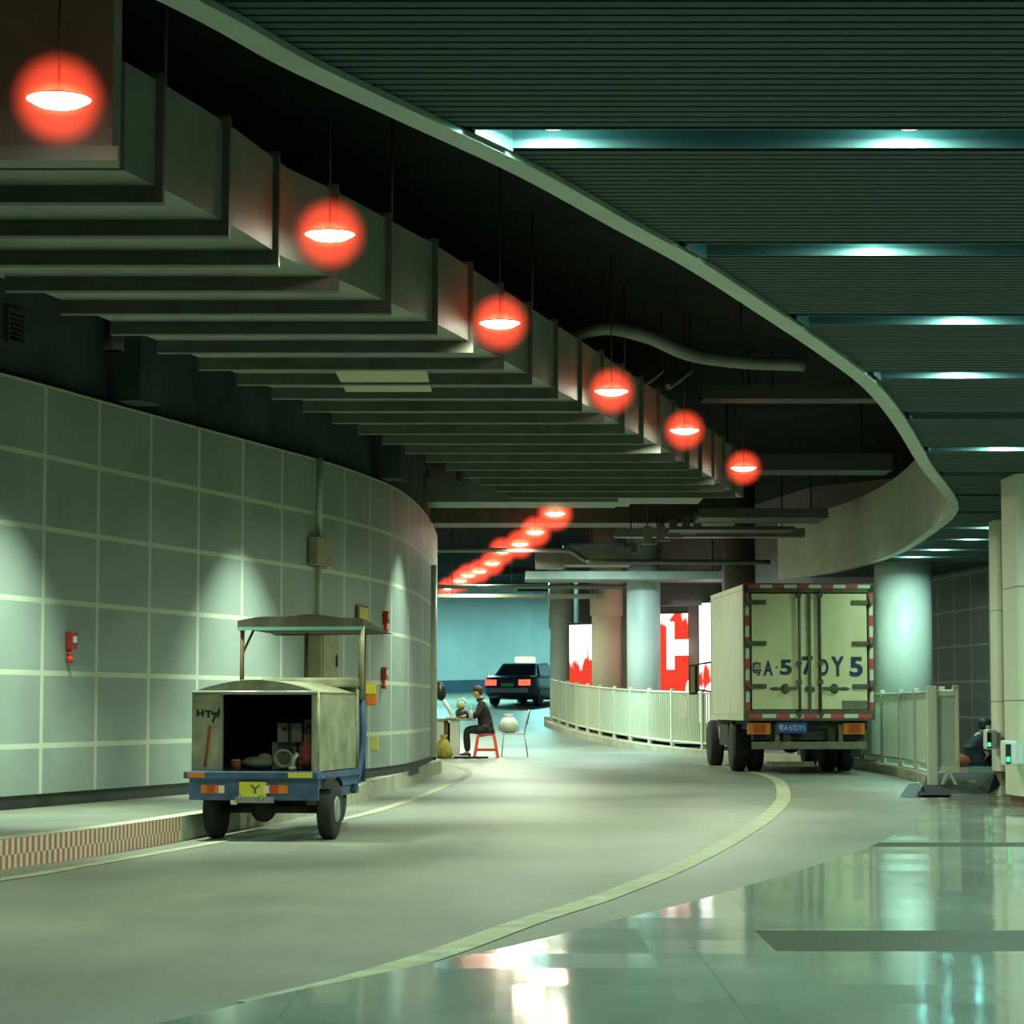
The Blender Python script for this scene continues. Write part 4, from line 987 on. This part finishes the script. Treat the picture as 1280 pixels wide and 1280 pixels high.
for k in range(4): m.tube([(math.cos(a)*(.075-.004*k), -.02+.012*k, math.sin(a)*(.07-.003*k)) for a in [2*PI*i/24 for i in range(25)]], .013, 6, caps=False)
m.build('coil', M['coil'], t)
t = cargo('red_bag', 'red cloth bag at the right inside the tricycle box', 'bag', .415, .16, ZB+.012)
m = MB(); m.ball((0,0,.11), (.06,.1,.12)); m.ball((-.03,.02,.05), (.06,.08,.05)); m.build('sack', M['redbag'], t)
m = MB(); m.tube([(-.02,0,.22),(0,0,.27),(.03,0,.22)], .008, 6); m.build('bag_handle', M['redbag'], t)
t = cargo('cloth_bundle', 'grey cloth bundle low at the left of the load', 'bundle', -.02, .2, ZB+.006)
m = MB(); m.ball((0,0,.05), (.14,.12,.055)); m.ball((.05,.02,.08), (.07,.07,.05)); m.build('bundle', M['card'], t)
t = cargo('red_tin', 'small red tin at the far left of the load', 'tin', -.19, .14, ZB)
m = MB(); m.lathe([(.045,0),(.045,.07),(.04,.075)], n=16); m.build('tin_body', M['redbag'], t)
m = MB(); m.lathe([(.04,.076),(.04,.085),(.001,.085)], n=16); m.build('tin_lid', M['coil'], t)
t = cargo('metal_fitting', 'pale metal fitting right of the cable coil', 'fitting', .285, .14, ZB)
m = MB(); m.tube([(0,0,.02),(.02,.0,.1),(.05,0,.13)], .02, 8); m.lathe([(.035,0),(.035,.03)], n=12); m.build('elbow', M['white'], t)

# ------------------------------------------------------------------ people
def skin(name, V, E, mat, parent, sub=1, root=0):
    me = bpy.data.meshes.new(name); keys = list(V); idx = {k: i for i, k in enumerate(keys)}
    me.from_pydata([V[k][0] for k in keys], [(idx[a], idx[b]) for a, b in E], [])
    o = bpy.data.objects.new(name, me); C.objects.link(o); o.parent = parent
    md = o.modifiers.new('Skin', 'SKIN'); md.use_smooth_shade = True
    sv = me.skin_vertices[0].data
    for k in keys:
        r = V[k][1]; r = r if isinstance(r, tuple) else (r, r); sv[idx[k]].radius = r; sv[idx[k]].use_root = False
    sv[root].use_root = True
    s = o.modifiers.new('Sub', 'SUBSURF'); s.levels = sub; s.render_levels = sub
    me.materials.append(mat); return o
def person(root, J, jacket, trousers, hair, hand_dirs, hairmat):
    side = 'lr'
    E = [('pelvis','spine'),('spine','chest'),('chest','neck'),('neck','jaw'),('jaw','head'),('head','crown')]
    for s in side:
        E += [('pelvis','hip'+s),('hip'+s,'knee'+s),('knee'+s,'ankle'+s),('ankle'+s,'toe'+s),('chest','sh'+s),('sh'+s,'el'+s),('el'+s,'wr'+s),('wr'+s,'palm'+s)]
    V = {k: v for k, v in J.items()}
    f = (Vector(J['nose'][0]) - Vector(J['head'][0])).normalized()
    E += [('head','nose')]
    lat = Vector((0,0,1)).cross(f).normalized()
    for s, q in (('l', 1), ('r', -1)):
        h = Vector(J['head'][0]); V['ear'+s] = (h + lat*q*.095 + Vector((0,0,-.01)), .014); E += [('head','ear'+s)]
        d = Vector(hand_dirs[s][0]).normalized(); lt = Vector(hand_dirs[s][1]).normalized(); p = Vector(J['palm'+s][0]); up = d.cross(lt).normalized()
        if up.z < 0: up = -up
        for i, ln in enumerate((.065, .075, .07, .055)):
            b = p + lt*(-.028+.019*i) + d*.03
            a1 = b + d*ln*.5; a2 = a1 + (d*.75 - up*.6)*ln*.5
            for nm, q_, r in (('a', b, .009), ('b', a1, .0085), ('c', a2, .0075)): V['f%s%d%s' % (s, i, nm)] = (q_, r)
            E += [('palm'+s, 'f%s%da' % (s, i)), ('f%s%da' % (s, i), 'f%s%db' % (s, i)), ('f%s%db' % (s, i), 'f%s%dc' % (s, i))]
        tq = p - lt*.035 + d*.0; V['t%sa' % s] = (tq, .010); V['t%sb' % s] = (tq - lt*.02 + d*.035, .009); E += [('palm'+s, 't%sa' % s), ('t%sa' % s, 't%sb' % s)]
    V.pop('nose'); V['nose'] = J['nose']
    for k in V:
        if k[:2] in ('pe','sp','ch','hi','kn','sh','el','an'): V[k] = (V[k][0], V[k][1]*.78)
    keys = list(V)
    skin('body', V, E, M['skin'], root, 1, keys.index('pelvis'))
    g = lambda ks, add: {k: (J[k][0], J[k][1]+add if not isinstance(J[k][1], tuple) else tuple(a+add for a in J[k][1])) for k in ks}
    jk = ['pelvis','spine','chest','shl','ell','wrl','shr','elr','wrr']
    gj = g(jk, .022); pv = Vector(J['pelvis'][0]); gj['hem'] = (pv + (pv-Vector(J['spine'][0])).normalized()*.07, .165); gj['pelvis'] = (pv, .165)
    skin('jacket', gj, [('hem','pelvis'),('pelvis','spine'),('spine','chest')] + [e for s in side for e in (('chest','sh'+s),('sh'+s,'el'+s),('el'+s,'wr'+s))], jacket, root, 2)
    nk = J['neck'][0]; m = MB(); m.lathe([(.085,-.05),(.078,.02),(.07,.03),(.066,.0)], nk, 'z', 18); m.build('collar', jacket, root)
    tk = ['pelvis','hipl','kneel','anklel','hipr','kneer','ankler']
    gt = g(tk, .018); gt['waist'] = (pv.lerp(Vector(J['spine'][0]), .35), .15)
    skin('trousers', gt, [('pelvis','waist')] + [e for s in side for e in (('pelvis','hip'+s),('hip'+s,'knee'+s),('knee'+s,'ankle'+s))], trousers, root, 2)
    for s in side:
        a, b = Vector(J['ankle'+s][0]), Vector(J['toe'+s][0]); m = MB(); d = (b-a); d.z = 0; d.normalize(); base = a.copy(); base.z = .0
        pts = [base - d*.06 + Vector((0,0,.045)), base + Vector((0,0,.05)), base + d*.1 + Vector((0,0,.042)), base + d*.165 + Vector((0,0,.035))]
        m.tube(pts, [.04, .05, .045, .03], 12); m.build('shoe', M['black'], root)
        e = MB(); h = Vector(J['head'][0]); e.ball(h + f*.085 + lat*(.032 if s == 'l' else -.032) + Vector((0,0,.015)), .012, 8); e.build('eye', M['black'], root)
    h = Vector(J['head'][0]) ; m = MB(); m.ball(h - f*.018 + Vector((0,0,.055)), (.108,.1,.085), 16); m.ball(h - f*.05 + Vector((0,0,-.0)), (.07,.092,.085), 14); m.build('hair', hairmat, root)

# vendor at the table, facing left
VX, VY = -.52, 50.0; VZ = ground(50)
P1 = thing('person', 'person in black jacket sitting on a red stool, working at a small table', 'person', (VX, VY, VZ))
J = dict(pelvis=((0,0,.60),.135), spine=((-.03,0,.80),.135), chest=((-.07,0,1.02),.14), neck=((-.115,0,1.17),.06), jaw=((-.165,0,1.23),.072), head=((-.185,0,1.30),.095), crown=((-.175,0,1.37),.07), nose=((-.30,0,1.265),.016))
for s, q in (('l', -1), ('r', 1)):
    J['hip'+s] = ((-.06,q*.1,.56),.095); J['knee'+s] = ((-.40,q*.12,.56),.07); J['ankle'+s] = ((-.37,q*.12,.11),.045); J['toe'+s] = ((-.49,q*.13,.04),.03)
    J['sh'+s] = ((-.08,q*.19,1.08),.07); J['el'+s] = ((-.17,q*.24,.84),.052); J['wr'+s] = ((-.41,q*.15,.83),.034); J['palm'+s] = ((-.47,q*.13,.825),.03)
person(P1, J, M['jacket'], M['jeans'], None, {'l': ((-1,.2,-.1),(0,1,0)), 'r': ((-1,-.2,-.1),(0,-1,0))}, M['hair'])

def stool(x, y, z):
    t = thing('plastic_stool', 'bright red plastic stool under the seated person', 'stool', (x, y, z)); H_ = .47
    m = MB(); m.box((-.17,-.17,H_-.03),(.17,.17,H_), bev=.012); m.build('seat', M['red'], t)
    for sx in (-1, 1):
        for sy in (-1, 1):
            m = MB(); a, b = .16, .235
            m.loft([[(sx*b-.03,sy*b-.03,0),(sx*b+.03,sy*b-.03,0),(sx*b+.03,sy*b+.03,0),(sx*b-.03,sy*b+.03,0)],[(sx*a-.03,sy*a-.03,H_-.03),(sx*a+.03,sy*a-.03,H_-.03),(sx*a+.03,sy*a+.03,H_-.03),(sx*a-.03,sy*a+.03,H_-.03)]]); m.build('leg', M['red'], t)
    m = MB(); c = .21
    for q in (-1, 1): m.box((-c,q*c-.015,.13),(c,q*c+.015,.18)); m.box((q*c-.015,-c,.13),(q*c+.015,c,.18))
    m.build('stretcher', M['red'], t)
stool(VX, VY, VZ)
# chair behind
t = thing('metal_chair', 'thin metal framed chair with brown backrest behind the red stool', 'chair', (.05, 50.6, ground(50.6)))
for y_ in (-.2, .2):
    for a, b in (((-.22,y_,.46),(-.26,y_,0)), ((.2,y_,.46),(.27,y_,0))):
        m = MB(); m.tube([a, b], .012, 8); m.build('leg', M['chairmetal'], t)
m = MB(); m.box((-.25,-.22,.455),(.22,.22,.48), bev=.01); m.build('seat', M['chairmetal'], t)
m = MB()
for y_ in (-.2, .2): m.tube([(.2,y_,.46),(.25,y_,.7),(.3,y_,.95)], .013, 8)
m.build('back_frame', M['chairmetal'], t)
m = MB(); m.box((-.015,-.22,0),(.015,.22,.28), bev=.01); bk = m.build('backrest', M['brown'], t); bk.location = (.25,0,.65); bk.rotation_euler = (0, math.radians(12), 0)
t = thing('plastic_bag', 'filled white plastic bag on the seat of the metal chair', 'bag', (-.07, 50.6, ground(50.6)+.483))
m = MB(); m.lathe([(.12,0),(.19,.05),(.21,.14),(.18,.24),(.1,.31),(.05,.33),(.09,.38),(.001,.36)], n=18)
for v in m.bm.verts: v.co.x *= 1+.12*math.sin(v.co.z*21+v.co.y*14); v.co.y *= 1+.1*math.sin(v.co.z*17+v.co.x*19)
m.build('bag_body', M['bag'], t)
m = MB(); m.tube([(-.1,0,.28),(-.05,0,.36),(.02,0,.28)], .01, 6); m.build('bag_handle', M['bag'], t)
# table
t = thing('work_table', 'small pale work table by the wall end', 'table', (-1.22, 50.0, VZ))
m = MB(); m.box((-.38,-.3,.74),(.48,.3,.785), bev=.008); m.build('tabletop', M['coil'], t)
for x in (-.24, .07):
    m = MB(); m.box((x-.09,-.26,0.02),(x+.1,.26,.74)); m.build('side_panel', M['white'], t)
m = MB(); m.box((-.13,-.2,.1),(-.06,.2,.74)); m.build('centre_post', M['brown'], t)
m = MB(); m.box((-.12,.2,.2),(.08,.24,.7)); m.build('back_panel', M['brown'], t)
t = thing('sewing_machine', 'dark rounded machine on the work table before the person', 'machine', (-1.04, 50.0, VZ+.787))
m = MB(); m.ball((.03,0,.1), (.13,.12,.105), 16); m.box((-.1,-.08,0),(.14,.08,.05), bev=.01); m.build('machine_body', M['sewing'], t)
m = MB(); m.ball((.02,-.02,.24), (.07,.08,.06), 12); m.build('machine_head', M['yellowbag'], t)
m = MB(); m.tube([(-.07,.02,.2),(-.05,.02,.36),(.06,.0,.39),(.12,0,.30)], .022, 8); m.build('lamp_arm', M['white'], t)
t = thing('oval_mirror', 'dark oval mirror on a white slanting stand at the table edge', 'mirror', (-1.32, 49.75, VZ+.787))
m = MB(); m.tube([(.14,0,.02),(.05,0,.2),(-.06,0,.36)], .04, 8); m.box((.0,-.08,0),(.22,.08,.03)); m.build('stand', M['white'], t)
m = MB(); m.lathe([(.001,-.02),(.1,-.02),(.115,0),(.1,.02),(.001,.02)], (0,0,0), 'y', 24); fr = m.build('mirror_frame', M['black'], t); fr.location = (-.12,0,.54); fr.scale = (1,1,1.7); fr.rotation_euler = (0, math.radians(-10), 0)
m = MB(); m.lathe([(.09,-.024),(.001,-.026)], (0,0,0), 'y', 24); m.build('mirror_glass', M['sewing'], fr)
t = thing('white_bottle', 'white bottle on the table beside the hands of the person', 'bottle', (-.82, 49.60, VZ+.787))
m = MB(); m.lathe([(.04,0),(.042,.12),(.02,.17),(.018,.2)], n=14); m.build('bottle_body', M['white'], t)
m = MB(); m.lathe([(.022,.2),(.022,.23),(.001,.23)], n=12); m.build('cap', M['white'], t)
t = thing('yellow_bag', 'yellow brown bag on the ground under the work table', 'bag', (-1.36, 49.42, VZ))
m = MB(); m.lathe([(.12,0),(.17,.06),(.16,.2),(.12,.32),(.05,.38),(.04,.40),(.08,.46),(.001,.44)], n=18)
for v in m.bm.verts: v.co.x *= 1+.15*math.sin(v.co.z*19+v.co.y*14); v.co.y *= 1+.1*math.sin(v.co.z*17+v.co.x*19)
m.build('bag_body', M['yellowbag'], t)
m = MB(); m.tube([(-.02,0,.42),(.02,0,.5),(.06,0,.42)], .01, 6); m.build('bag_handle', M['yellowbag'], t)
t = thing('foot_board', 'low dark board on the ground below the person', 'board', (-.85, 49.45, VZ))
m = MB(); m.box((-.3,-.12,.0),(.38,.12,.035), bev=.01); m.build('board', M['black'], t)
m = MB(); m.box((-.32,-.1,.036),(-.02,.1,.05)); m.build('white_cloth', M['white'], t)

# person crouching at the right wall
GX, GY = 7.5, 39.8; GZ = ptop(39.8)
P2 = thing('person', 'person in dark clothes sitting hunched on the floor beside the cream columns', 'person', (GX, GY, GZ), math.radians(10))
J = dict(pelvis=((-.1,0,.13),.13), spine=((-.1,0,.28),.13), chest=((-.05,0,.42),.14), neck=((.02,0,.53),.055), jaw=((.06,0,.57),.07), head=((.08,0,.63),.093), crown=((.06,0,.70),.068), nose=((.19,0,.60),.015))
for s, q in (('l', 1), ('r', -1)):
    J['hip'+s] = ((-.05,q*.1,.12),.09); J['knee'+s] = ((.22,q*.14,.40),.068); J['ankle'+s] = ((.2,q*.13,.1),.045); J['toe'+s] = ((.34,q*.14,.035),.035)
    J['sh'+s] = ((-.03,q*.18,.46),.065); J['el'+s] = ((.12,q*.22,.33),.05); J['wr'+s] = ((.27,q*.1,.46),.033); J['palm'+s] = ((.31,q*.07,.5),.028)
person(P2, J, M['navy'], M['navy'], None, {'l': ((.6,-.4,.5),(0,1,0)), 'r': ((.6,.4,.5),(0,-1,0))}, M['hair_black'])
t = thing('shoulder_bag', 'dull red bag on the floor left of the hunched person', 'bag', (7.08, 39.35, GZ))
m = MB(); m.ball((0,0,.1), (.16,.12,.1), 14); m.build('bag_body', M['redbag'], t)
m = MB(); m.tube([(-.1,0,.17),(0,0,.26),(.1,0,.17)], .012, 6); m.build('bag_strap', M['black'], t)

# card readers on the columns
for x, y_, z, l in ((6.27,32.6,.55,'white card reader with green light on the back cream column'),(5.20,26.0,.5,'white card reader with green light on the front cream column')):
    t = thing('card_reader', l, 'card reader', (x, y_, z), 0, 'card readers on the cream columns')
    m = MB(); m.box((-.08,-.14,-.02),(.06,.14,.24), bev=.03); m.build('reader_body', M['white'], t)
    m = MB(); m.box((-.075,-.146,.0),(-.02,-.13,.2)); m.build('reader_slot', M['black'], t)
    m = MB(); m.box((-.07,-.152,.02),(-.03,-.14,.07)); m.build('led', M['green_led'], t)
    m = MB(); m.box((.03,-.08,.0),(.12,.3,.2)); m.build('mount_bracket', M['white'], t)

# ------------------------------------------------------------------ taxi
A = thing('taxi', 'dark taxi with lit roof sign and red tail lights driving off at the bend', 'taxi', (-.15, 81.5, ground(82.3)+.02), math.radians(-20))
def sec(y, w, zb, zt, r=.12): return [(-w+r,y,zb),(w-r,y,zb),(w,y,zb+r),(w,y,zt-r),(w-r,y,zt),(-w+r,y,zt),(-w,y,zt-r),(-w,y,zb+r)]
m = MB(); m.loft([sec(0,.72,.38,.88), sec(.1,.82,.28,.98), sec(.8,.86,.22,.99), sec(2.2,.87,.2,.97), sec(3.4,.86,.22,.95), sec(4.2,.82,.26,.86), sec(4.45,.7,.34,.74)], smooth=True); m.build('car_body', M['taxi'], A)
def csec(y, w, zb, wt, zt): return [(-w,y,zb),(w,y,zb),(wt,y,zt),(-wt,y,zt)]
m = MB(); m.loft([csec(.62,.74,.95,.70,.98), csec(1.15,.78,.95,.58,1.4), csec(2.3,.78,.95,.58,1.44), csec(3.1,.76,.95,.66,1.0)]); cbn = m.build('cabin', M['taxi'], A)
m = MB(); m.loft([[(-.62,.70,1.04),(.62,.70,1.04),(.5,1.08,1.345),(-.5,1.08,1.345)],[(-.62,.685,1.05),(.62,.685,1.05),(.5,1.065,1.355),(-.5,1.065,1.355)]]); m.build('rear_window', M['glass_dark'], cbn)
for s in (-1, 1):
    m = MB(); m.loft([[(s*.775,.98,1.0),(s*.775,2.7,1.0),(s*.62,2.3,1.37),(s*.62,1.25,1.36)],[(s*.79,.98,1.0),(s*.79,2.7,1.0),(s*.635,2.3,1.37),(s*.635,1.25,1.36)]]); m.build('side_window', M['glass_dark'], cbn)
    m = MB(); m.box((s*.58-.2,-.01,.66),(s*.58+.2,.1,.86), bev=.03); m.build('tail_light', M['tail_glow'], A)
    m = MB(); m.ball((s*.95,2.75,1.0), (.12,.07,.08)); m.build('wing_mirror', M['white'], A)
    for y_ in (.85, 3.55): wheel(A, s*.76, y_, .31, .2, M['chairmetal'])
m = MB(); m.box((-.72,-.09,.42),(.72,.04,.58), bev=.04); m.build('bumper', M['taxi_silver'], A)
m = MB(); m.box((-.22,-.03,.62),(.22,.0,.74)); m.build('license_plate', mk('green_plate', (.08, .3, .12), .5), A)
m = MB(); m.box((-.34,1.6,1.44),(.34,1.85,1.64), bev=.05); m.build('roof_sign', M['taxi_glow'], A)

# ------------------------------------------------------------------ world, camera, colour
w = bpy.data.worlds.new('tunnel_air'); S.world = w; w.use_nodes = True
w.node_tree.nodes['Background'].inputs[0].default_value = (.5, .8, .65, 1); w.node_tree.nodes['Background'].inputs[1].default_value = .0
cd = bpy.data.cameras.new('camera'); cd.sensor_width = 36; cd.lens = 3100/1280*36; cd.clip_end = 300
cam = bpy.data.objects.new('camera', cd); C.objects.link(cam); cam.location = (0, 0, 1.1); cam.rotation_euler = (PI/2 + math.atan(242/3100), 0, 0); S.camera = cam
S.view_settings.view_transform = 'Standard'; S.view_settings.look = 'None'; S.view_settings.gamma = 1; S.view_settings.exposure = 0; S.view_settings.use_curve_mapping = False
S.cycles.use_denoising = True
S.cycles.transparent_max_bounces = 40
S.cycles.max_bounces = 8; S.cycles.diffuse_bounces = 5; S.cycles.glossy_bounces = 4
S.cycles.sample_clamp_indirect = 6
